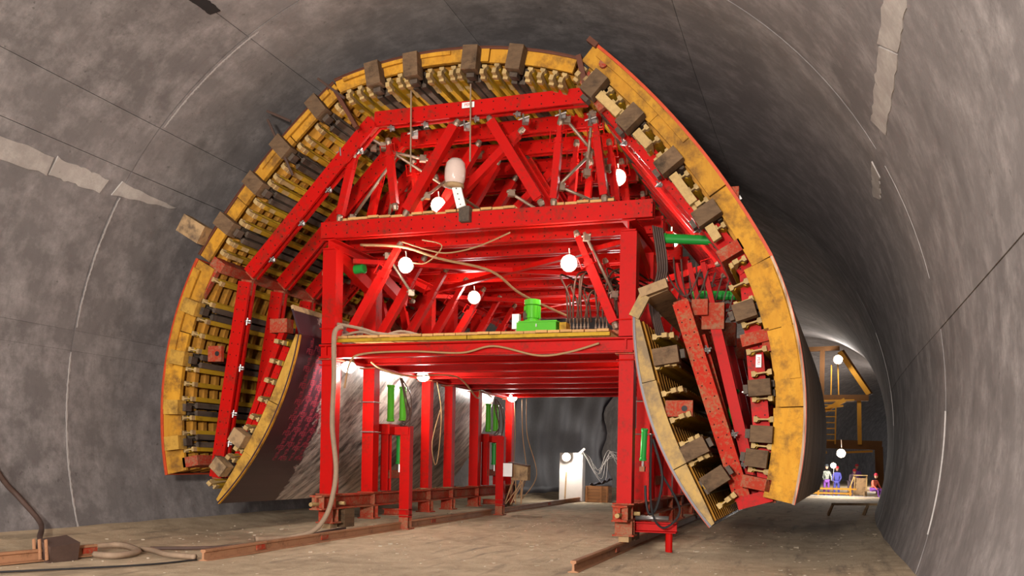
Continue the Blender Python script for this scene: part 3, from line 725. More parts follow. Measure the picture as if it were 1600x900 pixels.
lamp((-3.02, 4.35, 3.88), 'lit lamp under the deck behind the left jack frame', 150, (.2, -.6, -.8))
lamp((-3.05, 11.8, 3.86), 'lit lamp at the head of the last left column', 150, (.2, -.7, -.7))
lamp((3.08, .55, 2.12), 'lit lamp low between the two front right columns', 50, (0, -1, 0), sz=.6)
lamp((3.3, 2.6, 3.75), 'lit lamp hidden behind the front right column below the deck', 70, (-.3, -.6, -.8))
lamp((-3.75, 21.6, 1.95), 'brightest low lamp in front of the white post beyond the gantry', 200, (.3, -1, -.1), sz=1.5, hang=.1)
light('roof_truss_fill', 'POINT', (0, 8.5, 7.4), 110, (1, .95, .88), .2)  # added fill light for the truss, no lamp fitting here
light('deck_bay_fill', 'POINT', (0, 8, 5.4), 160, (1, .95, .88), .2)  # extra fill added to brighten the deck bay, not a fitting

# big dome street lamp lying in the truss
dl = empty('dome_lamp', (-.27, -.42, 7.5), 'large unlit dome lamp with perforated white plate above the upper deck', 'lamp')
g = G(); ax = Vector((.06, 0, 1)).normalized(); g.lathe([(.08, -.27), (.16, -.25), (.21, -.1), (.215, .08), (.19, .22), (.12, .3), (.02, .32)], (0, 0, .0), 18, ax); g.build('glass_dome', 'glass', dl, True)
g = G(); g.lathe([(.17, -.27), (.2, -.26), (.2, -.2), (.17, -.19)], (0, -.005, 0), 18, ax); g.build('dome_rim', 'tan', dl, True)
g = G(); g.prism((.03, -.0, -.25), (.16, -.03, -.68), .19, .03, (0, 1, 0)); pl = g.build('mounting_plate', 'white', dl)
for i in range(4):
    g = G(); p = Vector((.045 + .033 * i, -.035, -.3 - .11 * i)); g.tube([p, p + Vector((0, -.01, 0))], .014, 6); g.build('plate_hole', 'dgrey', pl)
g = G(); g.tube([(.1, .05, -.25), (.28, .05, -.85)], .02, 6); g.build('lamp_pole', 'tube', dl)
g = G(); g.box((.2, .1, -.8), (.22, .18, .3)); g.build('ballast_box', 'dgrey', dl)

# ------------------------------------------------------------------ pump unit, valve blocks, hoses
pu = empty('hydraulic_pump', (1.42, .12, 4.31), 'bright green hydraulic power pack on the plank deck', 'pump')
g = G(); g.prism((-.42, 0, .1), (.4, 0, .1), .5, .2); g.build('oil_tank', 'lime', pu)
g = G(); g.prism((-.38, 0, .21), (.42, 0, .21), .54, .03); g.build('tank_lid', 'lime', pu)
g = G(); g.lathe([(.17, .22), (.17, .27), (.13, .28), (.13, .3), (.15, .31), (.15, .56), (.13, .57), (.165, .58), (.165, .68), (.1, .7), (.01, .71)], (-.17, 0, 0), 18); mt = g.build('motor', 'lime', pu)
for i in range(12):
    a = i * PI / 6; g = G(); c = Vector((-.17 + .16 * math.cos(a), .16 * math.sin(a), 0)); g.prism(c + Vector((0, 0, .31)), c + Vector((0, 0, .55)), .012, .03, (math.cos(a), math.sin(a), 0)); g.build('cooling_fin', 'lime', mt)
g = G(); g.box((.52, -.02, .1), (.14, .3, .18)); g.build('filter_housing', 'yel', pu)
g = G(); g.box((0, -.27, .13), (.02, .02, .06)); g.build('level_gauge', 'steel', pu)
g = G(); g.lathe([(.1, 0), (.13, .04), (.1, .08)], (-.32, -.05, .36), 12, (1, 0, 0)); g.build('fan_cover', 'dgrey', pu)
sb = empty('switch_box', (.92, .1, 4.52), 'small white switch box on the left of the green pump', 'box')
g = G(); g.box((0, 0, 0.04), (.15, .12, .3)); g.build('housing', 'white', sb); g = G(); g.box((0, -.065, .04), (.12, .012, .26)); g.build('lid', 'white', sb); g = G(); g.prism((0, .02, -.22), (0, .02, -.1), .04, .04, (0, 1, 0)); g.build('stand', 'tube', sb)
vbl = []
def valves(x, y, n, label):
    rt = empty('valve_block', (x, y, 4.31), label, 'valve')
    g = G(); g.box((n * .035 - .03, 0, .04), (n * .085, .16, .08)); g.build('manifold', 'rust', rt)
    for i in range(n):
        g = G(); xx = -.0 + i * .075 - .03; g.tube([(xx, 0, .08), (xx, 0, .2)], .018, 6); g.tube([(xx, 0, .2), (xx + .01, -.06, .3)], .01, 5); g.tube([(xx, .0, .12), (xx, 0, .15)], .028, 8); g.build('valve_lever', 'tube', rt)
    vbl.append(rt)
valves(1.95, .3, 7, 'valve bank with many hoses directly right of the green pump')
valves(2.5 + .02, .45, 4, 'red-based group of hose valves in the middle of the deck right of the pump')
valves(2.98 + -.1, .5, 3, 'red-based group of hose valves nearest the right column')
k = 0
for bx, by, nb in ((1.93, .3, 9), (2.5, .45, 5), (2.88, .5, 5)):
    for i in range(nb):
        x0 = bx + i * .06; h = random.uniform(.65, 1.25); dx = random.uniform(-.5, .25); yy = by + random.uniform(0, .1)
        g = G(); g.tube(curve([(x0, yy, 4.55), (x0 + dx * .2 + random.uniform(-.05, .05), yy + .05, 4.55 + h * .5), (x0 + dx * .6, yy + .2, 4.55 + h * .92), (x0 + dx + .2, yy + .6, 4.55 + h), (x0 + dx + .5, yy + 1.2, 4.55 + h * .9)], 6), .02, 6)
        o = g.build('hydraulic_hose', 'phose', vbl[(9, 5, 5).index(nb) if bx < 2.8 else 2], True); o.matrix_parent_inverse = o.parent.matrix_basis.inverted()
g = G(); g.tube(curve([(-3.05, -.12, 4.6), (-2.55, -.1, 4.5), (-2.0, -.1, 4.36), (-1.2, 0, 4.33)], 6), .035, 7); g.tube(curve([(-3.0, 0, 4.36), (-2.5, -.1, 4.42), (-2.1, 0, 4.33), (-1.7, .2, 4.45), (-1.2, .3, 4.34)], 6), .03, 7)
tag(g.build('hose_coil', 'hose', None, True), 'beige hose heap lying on the deck beside the left column', 'hose')
# thick hanging hose on the left
g = G(); g.tube(curve([(-2.86, -.3, 4.5), (-2.84, -.62, 4.3), (-2.84, -.6, 3.4), (-2.86, -.6, 2.4), (-2.74, -.62, 1.5), (-2.8, -.65, .9), (-2.92, -.7, .5), (-3.15, -.8, .2), (-3.6, -1.0, .06), (-4.0, -1.6, .05)], 8), .052, 10)
tag(g.build('thick_hose', 'hose', None, True), 'thick beige hose hanging past the lamp at the front left column', 'hose')
g = G(); g.tube(curve([(-2.7, -.4, 3.2), (-2.62, -.32, 3.75), (-2.3, -.35, 3.92), (-1.2, -.33, 3.95), (-.1, -.33, 3.9), (.6, -.33, 4.02), (1.5, -.33, 3.82), (2.1, -.33, 3.86), (2.75, -.33, 4.03)], 8), .022, 7)
tag(g.build('power_cable', 'cable', None, True), 'tan cable swagged along the front deck beam', 'cable')
def cable(pts, r, m, label, name='power_cable', group=None):
    g = G(); g.tube(curve(pts, 7), r, 6); tag(g.build(name, m, None, True), label, 'cable', group)
cable([(-2.7, .2, 6.35), (-1.7, .2, 6.25), (-1.0, .6, 6.05), (-.2, 1.6, 5.95), (.2, 2.6, 5.6), (.9, 4.0, 5.3)], .03, 'cable', 'tan cable bundle dropping diagonally under the top beams')
cable([(-1.6, -.05, 6.3), (-1.0, 0, 6.1), (-.55, 0, 6.02), (.1, 0, 6.12), (.8, -.05, 6.35)], .016, 'cable', 'thin tan cable looping below the front top beam')
cable([(-1.5, .1, 5.9), (-1.1, .1, 5.86), (-.75, .1, 6.2), (-1.2, .1, 6.35)], .014, 'cable', 'pale wire looping from the left deck lamp')
cable([(-2.6, .6, 3.85), (-2.35, .6, 3.7), (-2.0, 1.2, 3.6), (-1.7, 3.4, 3.78), (-1.9, 5.4, 3.4), (-2.2, 6.5, 3.7), (-2.6, 8.5, 3.65)], .02, 'cable', 'tan cable looping back under the deck along the left columns')
cable([(-2.9, 5.0, 3.8), (-2.8, 5.1, 3.0), (-2.9, 5.2, 1.9), (-3.0, 5.2, 1.6), (-3.05, 5.1, 2.2), (-2.95, 5.4, 3.1)], .014, 'cable', 'thin wire hanging in a loop behind the jack frame')
for i, (x, y) in enumerate(((-2.9, 11.6), (-2.6, 11.5), (-2.35, 11.2))):
    cable([(x, y, 3.8), (x + .05, y, 2.6), (x + .2 * i, y, 1.3), (x - .05, y - .1, .5)], .014, 'cable', ('pale wire hanging right against the last left column', 'middle one of the wires hanging right of the last left column', 'pale wire hanging farthest right of the last left column')[i], 'hanging_wire')
# hose and cables on the floor at left
cable([(-7.83, -5.0, 2.3), (-7.76, -4.3, 1.25), (-7.62, -4.0, .85), (-7.0, -4.1, .4), (-6.2, -4.9, .2), (-5.44, -5.5, .1), (-4.9, -5.9, .1)], .05, 'bhose', 'dark thick cable leaning down the left wall at the picture edge')
cable([(-4.45, -5.5, .07), (-4.04, -5.5, .07), (-4.1, -4.9, .07), (-4.62, -4.4, .07), (-5.1, -4.2, .09), (-5.3, -4.6, .09)], .055, 'hose', 'thick hose curling on the floor beyond the loose rail', 'floor_hose')
cable([(-4.5, -4.35, .06), (-4.1, -4.5, .06), (-3.5, -4.9, .06), (-2.86, -5.0, .06)], .05, 'hose', 'short grey hose ending against the long rail', 'floor_hose')
cable([(-4.5, -4.1, .05), (-3.6, -3.4, .05), (-3.42, -1.9, .05), (-3.5, -.6, .05), (-3.7, .6, .06), (-3.6, 1.4, .1)], .035, 'bhose', 'thin dark hose trailing along the floor behind the long rail', 'floor_hose')
cable([(-4.3, -7.9, .03), (-3.6, -7.0, .03), (-2.95, -6.0, .03), (-2.75, -5.1, .03)], .016, 'black', 'thin dark wire on the floor from the loose rail to the long rail', 'floor_wire')
fx = empty('rail_anchor', (-4.72, -6.05, 0), 'dark rusty anchor box sitting on the loose left rail', 'anchor')
g = G(); g.prism((-.0, -.25, .16), (.1, .25, .2), .36, .3, (.3, 0, 1)); g.build('anchor_block', 'bhose', fx)
for s in (-.16, -.05, .08):
    g = G(); g.prism((s, -.27, .36), (s + .1, -.34, .05), .05, .02, (0, 1, 0)); g.build('anchor_strap', 'rail', fx)

# ------------------------------------------------------------------ things on the sills / around
for x, y, lab in ((XL, 7.6, 'left'),):
    g = G(); g.box((-2.55, 10.0, 1.45), (.3, .02, .42)); o = g.build('paper_notice', 'white'); tag(o, 'white paper notice pinned on the rear left jack frame', 'notice')
o = empty('junction_box', (-2.3, 10.6, 1.25), 'open grey junction box with papers behind the rear left jack frame', 'box')
g = G(); g.box((0, 0, .12), (.55, .3, .5)); g.build('housing', 'tan', o); g = G(); g.prism((-.3, -.2, .44), (.35, -.3, .34), .3, .03); g.build('lid', 'bhose', o)
for i in range(8):
    g = G(); g.tube([(random.uniform(-.3, .3), -.1, .1), (random.uniform(-.6, .2), -.25, -.9)], .018, 5); g.build('loose_lead', 'cable', o)
# debris along the left sill
g = G()
for i in range(26):
    y = 3.9 + random.uniform(0, 3.6); x = XL + random.uniform(-.1, .12); g.prism((x, y, .945), (x + random.uniform(-.08, .08), y + random.uniform(.1, .35), .955), .04, .02)
tag(g.build('scrap', 'tan'), 'rubble and scrap lying on the left sill beam', 'scrap', kind='stuff')
# white post and crate beyond
wp = empty('white_post', (-3.65, 22.3, 0), 'white wrapped square post behind the brightest low lamp', 'post')
g = G(); g.prism((0, 0, 0), (0, 0, 2.15), 1.05, .5, (0, 1, 0)); g.build('wrapped_core', 'sheet', wp)
g = G(); g.prism((-.25, -.27, .1), (-.2, -.29, 1.3), .06, .03, (0, 1, 0)); g.build('hanging_strap', 'tan', wp)
g = G(); g.prism((.35, -.26, 2.1), (.6, -.2, 2.35), .3, .1); g.build('torn_wrapping', 'sheet', wp)
ct = empty('wooden_crate', (-2.35, 21.9, 0), 'reddish wooden crate with dark sheet on its top beyond the gantry', 'crate')
for i in range(5):
    g = G(); g.prism((-.5, -.3, .08 + .14 * i), (.5, -.3, .08 + .14 * i), .03, .13); g.build('board', 'crate', ct)
    g = G(); g.prism((.5, -.28, .08 + .14 * i), (.5, .4, .08 + .14 * i), .03, .13); g.build('board', 'crate', ct)
    g = G(); g.prism((-.5, -.28, .08 + .14 * i), (-.5, .4, .08 + .14 * i), .03, .13); g.build('board', 'crate', ct)
g = G(); g.box((0, .05, .7), (1.0, .7, .03)); g.build('lid', 'crate', ct)
for x in (-.46, .2, .46):
    g = G(); g.box((x, -.33, .36), (.06, .03, .72)); g.build('batten', 'crate', ct)
g = G(); vs = [(-.35 + .9 * i / 8, -.3 + .6 * j / 5, .74 + .12 * math.sin(i * 1.3 + j) ** 2 + .25 * (i / 8) ** 2) for i in range(9) for j in range(6)]
g.add(vs + [(a, b, c - .03) for a, b, c in vs], [(i * 6 + j, i * 6 + j + 1, i * 6 + j + 7, i * 6 + j + 6) for i in range(8) for j in range(5)] + [(54 + i * 6 + j, 54 + i * 6 + j + 6, 54 + i * 6 + j + 7, 54 + i * 6 + j + 1) for i in range(8) for j in range(5)])
tag(g.build('dark_sheet', 'cloth', None, True, (-2.35, 21.9, 0)), 'crumpled dark sheet thrown over the wooden crate', 'sheet')
# dark waterproof membrane hung along the far left wall
g = G(); vs, fs = [], []; n1, n2 = 26, 60
for i in range(n1 + 1):
    a = 197.5 - (197.5 - 128) * i / n1
    for j in range(n2 + 1):
        y = 23.2 + 14 * j / n2
        lim = 37 + .45 * math.sin(i * .9) - (i / n1) * 2
        y = min(y, lim) if j > n2 - 6 else y
        vs.append(tp(a, y, RT - .18 - .07 * math.sin(j * .55 + .4 * math.sin(i * .5)) - .03 * math.sin(i * .9 + j * .2)))
for i in range(n1):
    for j in range(n2):
        k = i * (n2 + 1) + j; fs.append((k, k + 1, k + n2 + 2, k + n2 + 1))
m_ = G().add(vs, fs).build('membrane', 'cloth', None, True); m_.modifiers.new('thick', 'SOLIDIFY').thickness = .02
tag(m_, 'dark waterproofing membrane hung in folds on the far left wall', 'membrane')
g = G()
for i in range(6):
    g.tube(curve([(-3.1, 22.0, 2.2), (-2.8 + .12 * i, 22.2, 1.9 - .22 * i), (-2.5 + .1 * i, 22.4, 1.2 + .2 * i), (-2.1 + .1 * i, 22.6, 2.3 - .1 * i), (-1.6 - .1 * i, 22.9, 1.5 + .15 * i), (-1.1, 23, 2.0)], 6), .011, 4)
tag(g.build('wire_tangle', 'sheet', None, True), 'pale tangle of loose wires right of the white post', 'wire', kind='stuff')
# low wooden trestle at right floor
tr = empty('floor_trestle', (8.0, 16.6, .05), 'low dark trestle lying by the foot of the right wall', 'trestle')
g = G(); g.prism((-.75, 0, .38), (.75, 0, .42), .12, .08); g.build('top_bar', 'tan', tr)
for x in (-.7, .45):
    for s in (-1, 1):
        g = G(); g.prism((x, 0, .38), (x - .15, s * .3, 0), .07, .07); g.build('leg', 'tan', tr)
# ------------------------------------------------------------------ far working platform
fp = empty('far_platform', (8.5 - 3.2, 50, 0), 'distant brown and yellow working platform spanning the tunnel behind the arch', 'platform')
FX = 8.5; off = 8.5 - 3.2
def fb(a, b, w, h, name, m): 
    g = G(); g.prism(Vector(a) - Vector((off, 50, 0)), Vector(b) - Vector((off, 50, 0)), w, h); return g.build(name, m, fp)
fb((10.6, 49, 3.15), (10.75, 49, 0), .5, .5, 'post', 'farw'); fb((5.3, 49, 3.15), (5.1, 49, 0), .4, .4, 'post', 'farw'); fb((3.0, 49, 3.4), (10.8, 49, 3.25), .4, .6, 'main_beam', 'farw'); fb((8.4, 48.6, 2.75), (10.2, 48.6, 2.85), .3, .14, 'ledge', 'fary')
fb((5.6, 48.5, 2.3), (7.3, 48.5, 2.75), .3, .16, 'ledge', 'fary')
fb((9.4, 48.9, 3.3), (9.3, 48.9, 6.3), .26, .26, 'upright', 'fary'); fb((6.9, 48.9, 6.4), (6.9, 48.9, 9.9), .32, .32, 'upright', 'farw'); fb((4, 48.9, 6.45), (9.9, 48.9, 6.45), .4, .42, 'main_beam', 'farw')
fb((4, 48.9, 9.75), (8.0, 48.9, 9.85), .3, .3, 'top_beam', 'farw'); fb((8.0, 48.9, 9.6), (9.9, 48.9, 6.7), .3, .3, 'raker', 'fary'); fb((8.15, 49.2, 9.7), (10.05, 49.2, 6.7), .25, .3, 'raker', 'farw')
fb((6.0, 48.7, 5.0), (8.4, 48.7, 6.3), .3, .3, 'raker', 'fary'); fb((6, 48.6, 5.6), (8.3, 48.6, 5.9), .3, .12, 'ledge', 'fary'); fb((7.5, 48.8, 6.6), (7.5, 48.8, 8.7), .08, .08, 'rail_post', 'fary'); fb((8, 48.8, 6.6), (7.9, 48.8, 8.9), .08, .08, 'rail_post', 'fary')
fb((4, 49.2, 6.2), (9, 49.2, 6.3), 1.2, .08, 'platform_floor', 'fary')
ld = empty('access_ladder', (7.4, 48.3, 3.3), 'yellow ladder between the two levels of the far platform', 'ladder')
for x in (-.45, .42):
    g = G(); g.prism((x, 0, 0), (x, 0, 3.0), .09, .09, (0, 1, 0)); g.build('stile', 'fary', ld)
for i in range(7):
    g = G(); g.prism((-.45, 0, .25 + .4 * i), (.42, 0, .25 + .4 * i), .07, .07); g.build('rung', 'fary', ld)
lamp((7.9, 47.8, 8.95), 'lit lamp at the top of the far yellow platform', 420, (-.3, -1, -.2), far=True, sz=2.4)
light('far_tunnel_fill', 'POINT', (13.5, 68, 4), 2600, (1, .95, .9), .3)  # unseen light added to brighten the tunnel wall behind the platform
light('far_tunnel_fill', 'POINT', (12, 56, 2.4), 1200, (1, .95, .9), .3)  # second added fill for the far tunnel, no lamp body
lamp((8.02, 39.5, 2.55), 'brighter lit lamp under the far platform beam', 500, (-.3, -1, -.2), far=True, sz=2.0, hang=.8)
lamp((7.6, 39.0, 1.83), 'lower lit lamp among the people under the far platform', 260, (-.3, -1, -.1), far=True, sz=1.3, hang=-1.8)

# ------------------------------------------------------------------ people
def person(loc, label, top, legs, h=1.75, rz=0, seat=False, bend_=0, helmet='redc'):
    rt = empty('person', loc, label, 'person', None, None, rz)
    s = h / 1.75
    hip = .92 * s if not seat else .5
    lean = Vector((0, -math.sin(bend_), math.cos(bend_)))
    P = {}
    pel = Vector((0, 0, hip)); ch = pel + lean * .38 * s; nk = pel + lean * .56 * s; hd = nk + (lean + Vector((0, -.2, .4))).normalized() * .2 * s
    def sk(edges, verts, rad, name, m):
        me = bpy.data.meshes.new(name); me.from_pydata(verts, edges, []); o = bpy.data.objects.new(name, me); COL.objects.link(o); o.parent = rt
        md = o.modifiers.new('skin', 'SKIN')
        for i, r_ in enumerate(rad): me.skin_vertices[0].data[i].radius = r_
        me.skin_vertices[0].data[0].use_root = True
        o.modifiers.new('sub', 'SUBSURF').levels = 1; me.materials.append(M[m]); return o
    V, E, RR = [pel, ch, nk], [(0, 1), (1, 2)], [(.15, .11), (.18, .12), (.065, .065)]
    for sx in (-1, 1):
        k = len(V); sh = ch + lean * .1 + Vector((sx * .19, 0, 0)) * s
        el = sh + Vector((sx * .07, -.05 if not seat else -.1, -.27 if bend_ < .8 else -.25)) * s; wr = el + Vector((-sx * .05, -.17, -.17)) * s; ha = wr + Vector((-sx * .01, -.06, -.05)) * s
        V += [sh, el, wr, ha]; E += [(1, k), (k, k + 1), (k + 1, k + 2), (k + 2, k + 3)]; RR += [(.07, .07), (.05, .05), (.035, .035), (.04, .025)]
    sk(E, V, RR, 'body', top)
    V, E, RR = [pel], [], [(.15, .12)]
    for sx in (-1, 1):
        k = len(V)
        if seat: pts = [pel + Vector((sx * .1, 0, -.02)), Vector((sx * .13, -.42, .5)), Vector((sx * .12, -.45, .08)), Vector((sx * .12, -.6, .05))]
        else: pts = [pel + Vector((sx * .1, 0, -.05)) * s, Vector((sx * .12, -.04, hip * .52)), Vector((sx * .13, .0, .08)), Vector((sx * .14, -.15, .05))]
        V += pts; E += [(0, k), (k, k + 1), (k + 1, k + 2), (k + 2, k + 3)]; RR += [(.1, .1), (.07, .07), (.05, .05), (.05, .04)]
    sk(E, V, RR, 'trousers', legs)
    g = G(); g.lathe([(.03, -.14), (.07, -.1), (.092, -.02), (.095, .05), (.07, .11), (.02, .135)], hd + Vector((0, 0, .02)), 12); g.tube([hd + Vector((0, -.085, .0)), hd + Vector((0, -.12, -.02))], .015, 6); g.build('head', 'skinh', rt, True)
    g = G(); g.lathe([(.13, .03), (.115, .045), (.11, .09), (.08, .15), (.02, .175)], hd + Vector((0, 0, .02)), 12); g.build('helmet', helmet, rt, True)
    return rt
person((7.25, 40.8, gz(7.25, 40.8)), 'standing person in mottled dark and white jacket at the left of the far group', 'camo', 'purple', 1.8, .3, helmet='darkc')
person((7.85, 41.4, 0), 'person in blue work clothes second from left in the far group', 'blue', 'blue', 1.7, -.2)
person((8.65, 42.6, 0), 'person bending over in grey mauve jacket at the centre of the far group', 'mauve', 'mauve', 1.7, .5, bend_=.7)
person((9.05, 43.8, 0), 'person with red helmet and purple jacket behind the bending one', 'purple', 'purple', 1.85, 0)
person((9.85, 40.2, 0), 'person sitting in orange red jacket and purple trousers at the right of the far group', 'orangec', 'purple', 1.75, .9, True, .2)
bn = empty('site_bench', (9.75, 40.6, 0), 'rough timber bench under the seated person in orange red', 'bench')
g = G(); g.box((0, .1, .38), (.9, .4, .06)); g.build('seat', 'tan', bn)
for sx in (-.38, .38):
    g = G(); g.box((sx, .1, .18), (.07, .36, .36)); g.build('leg', 'tan', bn)
tb = empty('mesh_screen', (9.15, 40.8, 0), 'pale upright timber frame left of the seated person', 'frame')
for a, b in (((-.35, 0, 0), (-.3, 0, 1.25)), ((-.75, 0, 0), (-.35, 0, 1.2)), ((.35, 0, 0), (.35, 0, 1.25))):
    g = G(); g.prism(a, b, .07, .07, (0, 1, 0)); g.build('post', 'head', tb)
g = G(); g.prism((-.4, 0, 1.28), (.4, 0, 1.28), .3, .05); g.build('top_board', 'head', tb)
g = G(); g.box((0, .05, .62), (.62, .04, 1.0)); g.build('mesh_panel', 'tan', tb)
ws = empty('ground_sheet', (8.1, 40.2, 0), 'white sheet spread on the floor before the far group', 'sheet')
g = G(); g.box((0, 0, -.02), (3.6, 1.2, .12)); g.build('folded_sheet', 'sheet', ws); 
br = empty('barrier', (7.7, 40.6, 0), 'low orange timber barrier standing on the white sheet', 'barrier')
for x in (-1.5, -.9, .9): 
    g = G(); g.box((x, 0, .32), (.1, .1, .64)); g.build('post', 'fary', br)
g = G(); g.box((-.2, -.02, .45), (2.9, .05, .1)); g.build('crossbar', 'fary', br); g = G(); g.box((-.3, -.02, .18), (2.6, .05, .1)); g.build('crossbar', 'fary', br)
# overhanging fixing stub and rods on the left shutters
for p, q, lab in (((-3.15, -.95, 9.55), (-2.55, -.9, 9.1), 'thin dark rod sticking out beyond the left end of the crown panel'), ((-4.35, -.95, 9.0), (-3.8, -.9, 8.75), 'short dark bar projecting from the highest block of the upper left panel'), ((-4.3, -1.0, 8.8), (-3.7, -.95, 7.6), 'long thin rusty rod leaning across the upper left panel')):
    g = G(); g.tube([p, q], .028, 6); tag(g.build('steel_rod', 'bhose'), lab, 'rod')
g = G(); g.prism((-6.35, -1.0, 6.75), (-5.85, -.95, 6.45), .4, .3, (0, 1, 0)); tag(g.build('jutting_block', 'tan'), 'rough timber block jutting out past the lower end of the upper left panel', 'block')
# small tags with the maker's lettering on the steelwork
def text_mesh(text, size, m='redc', name='lettering'):
    c = bpy.data.curves.new('lettering', 'FONT'); c.body = text; c.size = size; c.align_x = 'CENTER'; c.align_y = 'CENTER'; c.extrude = .002; c.resolution_u = 3
    t = bpy.data.objects.new('tmp', c); me = bpy.data.meshes.new_from_object(t); bpy.data.objects.remove(t); bpy.data.curves.remove(c)
    me.materials.clear(); me.materials.append(M[m]); return bpy.data.objects.new(name, me)
def sign(text, loc, rz, tilt, size, label):
    rt = empty('maker_plate', loc, label, 'sign'); rt.rotation_euler = (0, tilt, rz)
    g = G(); g.box((0, 0, 0), (size * 3.1, .008, size * 1.3)); g.build('plate', 'white', rt)
    c = bpy.data.curves.new('lettering', 'FONT'); c.body = text; c.size = size; c.align_x = 'CENTER'; c.align_y = 'CENTER'; c.extrude = .002
    o = text_mesh(text, size); o.parent = rt; o.location = (0, -.008, 0); o.rotation_euler = (R(90), 0, 0); COL.objects.link(o)
sign('PERI', (5.74, -.49, 3.62), 0, R(90), .075, 'small white maker plate on the lower right red waler')
sign('PERI', (.0, -.46, 8.86), 0, 0, .085, 'small white maker plate in the middle of the crown waler')
sign('PERI', (5.3, -.55, 6.55), 0, R(-30), .06, 'small white maker plate on the red bracket of the upper right panel')
# dusty top boards of the folding flaps, their struts and brackets
fl_ = [o for o in bpy.data.objects if o.name.startswith('formwork_panel')]
FL, FRt = fl_[-2], fl_[-1]
for k in range(6):
    g = G(); y = -.82 + 2.05 * k
    g.prism((-3.56, y, 4.3), (-3.56, y + 2.03, 4.3), .04, .03)
    g.prism((-3.64, y, 4.57), (-3.64, y + 2.03, 4.57), .04, .56, (-.36, 0, 1)); g.build('top_board', 'dirty', FL)
g = G(); g.prism((-3.74, -.8, 4.86), (-3.74, 11.5, 4.86), .06, .12, (-.3, 0, 1)); g.build('top_edge_board', 'tan', FL)
g = G(); g.prism((3.52, -.84, 4.43), (3.72, -.84, 4.82), .2, .1, (0, 1, 0)); g.build('top_plank', 'tanb', FRt)
g = G(); g.prism((3.62, -.84, 4.86), (4.12, -.84, 5.03), .17, .14, (0, 1, 0)); g.build('top_plank', 'tan', FRt)
g = G(); g.prism((3.68, 5.2, 4.8), (4.1, 5.2, 4.96), .06, 11.8, (0, 1, 0)); g.build('top_board', 'tan', FRt)
for k in range(5):
    y = FR[0] + 1.27 * 2 * k + .5
    g = G(); g.prism((4.9, y, 4.35), (5.72, y, 1.05), .2, .2, (0, 1, 0)); o = g.build('push_strut', 'red', FRt)
    g = G(); g.box((4.85, y, 4.55), (.42, .26, .5)); g.build('strut_bracket', 'rust', FRt)
    g = G(); g.box((4.62, y - .25, 4.7), (.3, .1, .3)); g.build('bracket_plate', 'rust', FRt)
    g = G(); g.prism((4.6, y + .1, 4.2), (5.5, y + .1, 1.1), .2, .24, (0, 1, 0)); g.build('inner_waler', 'rusth', FRt)
    y -= .55; g = G(); g.prism((-4.22, y, 4.45), (-5.5, y, 1.25), .13, .14, (0, 1, 0)); g.build('push_strut', 'red', FL)
    g = G(); g.box((-4.28, y, 4.55), (.42, .26, .3)); g.build('strut_bracket', 'rust', FL)
hydraulic((5.25, .6, 3.2), (5.05, .9, 2.1), .07)
# steel hinge plates where the crown meets the upper right panel
CR, UR = fl_[0], fl_[3]
for a, b, w_, m in (((2.36, -.78, 9.42), (2.5, -.78, 8.85), .1, 'skin'), ((2.42, -.6, 9.1), (2.85, -.6, 8.45), .26, 'rust')):
    g = G(); g.prism(a, b, w_, .14, (0, 1, 0)); g.build('hinge_arm', m, CR)
g = G(); g.prism((2.42, 5.4, 9.2), (2.55, 5.4, 8.9), .06, 12.2, (0, 1, 0)); g.build('hinge_beam', 'skin', CR)
g = G(); g.prism((2.6, 5.4, 9.66), (2.78, 5.4, 9.1), .06, 12.2, (0, 1, 0)); g.build('hinge_beam', 'skin', UR)
g = G(); g.prism((2.55, -.82, 9.7), (2.72, -.82, 9.55), .1, .1, (0, 1, 0)); g.build('tip_plate', 'skin', UR)
g = G(); g.tube([(2.84, -.85, 9.2), (2.84, -.6, 9.2)], .08, 10); g.build('hinge_pin', 'rust', UR)
g = G(); g.prism((5.4, -.4, 1.02), (6.0, -.4, 1.2), .22, .3, (0, 1, 0)); g.build('foot_lug', 'red', fl_[4])
g = G(); g.prism((-2.8, -.8, 9.3), (-2.3, -.8, 8.5), .08, .12, (0, 1, 0)); g.build('hinge_arm', 'skin', fl_[1])
g = G(); g.prism((-5.6, -.7, 5.9), (-6.25, -.7, 4.9), .1, .12, (0, 1, 0)); g.build('hinge_arm', 'rust', fl_[2])
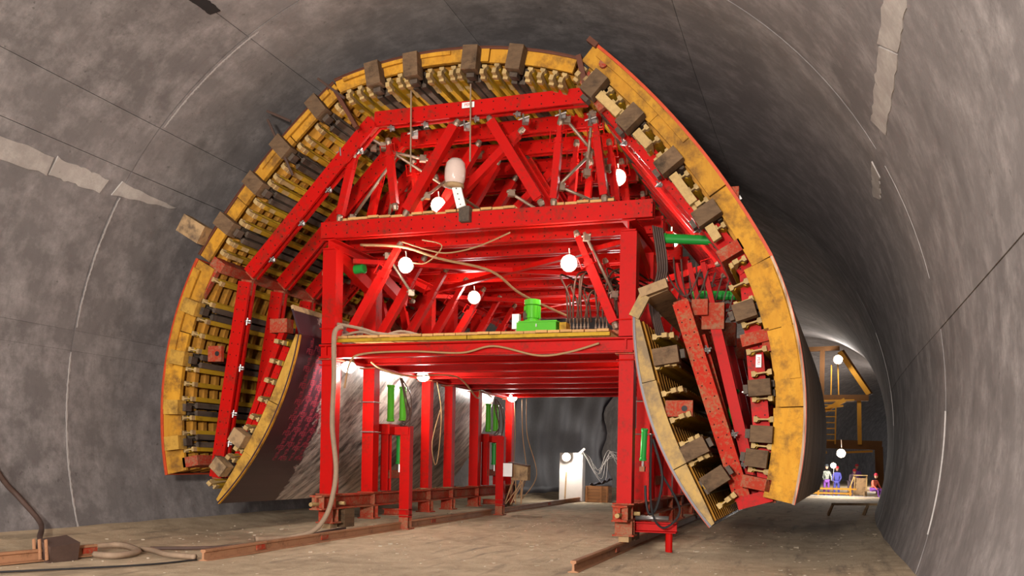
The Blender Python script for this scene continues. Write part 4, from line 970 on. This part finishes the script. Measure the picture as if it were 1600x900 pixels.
# faint red maker print repeated on the film face of the left flap
f_, L_, (ux_, uy_), r_ = arc3((-3.56, 4.3), (-4.0, 2.85), (-5.49, .7), 16)
tm = text_mesh('PERI', .17); tv = [v.co.copy() for v in tm.data.vertices]; tf = [tuple(p.vertices) for p in tm.data.polygons]; bpy.data.objects.remove(tm)
g = G(); random.seed(3)
for i in range(15):
    for j in range(5):
        s0 = .03 + i * .045 + (.022 if j % 2 else 0); y0 = -.28 + j * .33 + i * .02
        if y0 > 1.25 - .3 * 0 or s0 > .7: continue
        k = len(g.v); ca, sa = (0, 1) if (i + j) % 2 else (1, 0)
        vs = []
        for v in tv:
            a, b = v.x * ca - v.y * sa, v.x * sa + v.y * ca
            x, z = f_(s0 + a / L_); nx, nz = (ux_ - x) / r_, (uy_ - z) / r_
            off = -.0135 - (v.z + .002) * .3
            vs.append((x + nx * off, y0 + b, z + nz * off))
        g.add(vs, tf)
M['print'] = mat('faded_red_print', plain((.24, .03, .045), .5, 0, .5))
g.build('printed_lettering', 'print', FL)

# red steel brackets with a dark bore between girders
for (x, z, w_, h_, par) in ((6.0, 3.95, .4, .34, fl_[4]), (-5.75, 3.95, .34, .34, fl_[2]), (4.35, 2.75, .5, .3, FRt), (5.2, 6.55, .3, .42, UR)):
    g = G(); g.box((x, -.62, z), (w_, .1, h_)); o = g.build('bore_bracket', 'rust', par)
    g = G(); g.tube([(x + w_ * .2, -.68, z), (x + w_ * .2, -.665, z)], .055, 12); g.build('bore', 'black', o)
# scaffold clamps dangling by the right side and cable drops behind the right column
for i in range(6):
    g = G(); x = 3.75 + .13 * i; y = 1.2 + .2 * i
    g.tube(curve([(x, y, 6.0), (x + .1, y, 5.5 - .1 * i), (x + .45, y, 5.15 - .08 * i), (x + .7, y + .1, 5.7)], 6), .018, 6); part(g, 'hanging_cable', 'bhose')
for i in range(3):
    x = 3.9 + .28 * i; g = G(); g.prism((x, 1.6, 5.9), (x + .25, 1.6, 4.9), .1, .1, (0, 1, 0)); g.box((x + .27, 1.6, 4.85), (.22, .16, .14)); part(g, 'hanger_bracket', 'red')

for s0, s1 in ((.15, .26), (.355, .43), (.57, .7), (.8, .86)):
    a_ = UR_at(s0, .66); b_ = UR_at(s1, .66); g = G(); g.prism((a_[0], Y0 - .08, a_[1]), (b_[0], Y0 - .08, b_[1]), .16, .14, (0, 1, 0)); g.build('tie_board', 'head', UR_root)
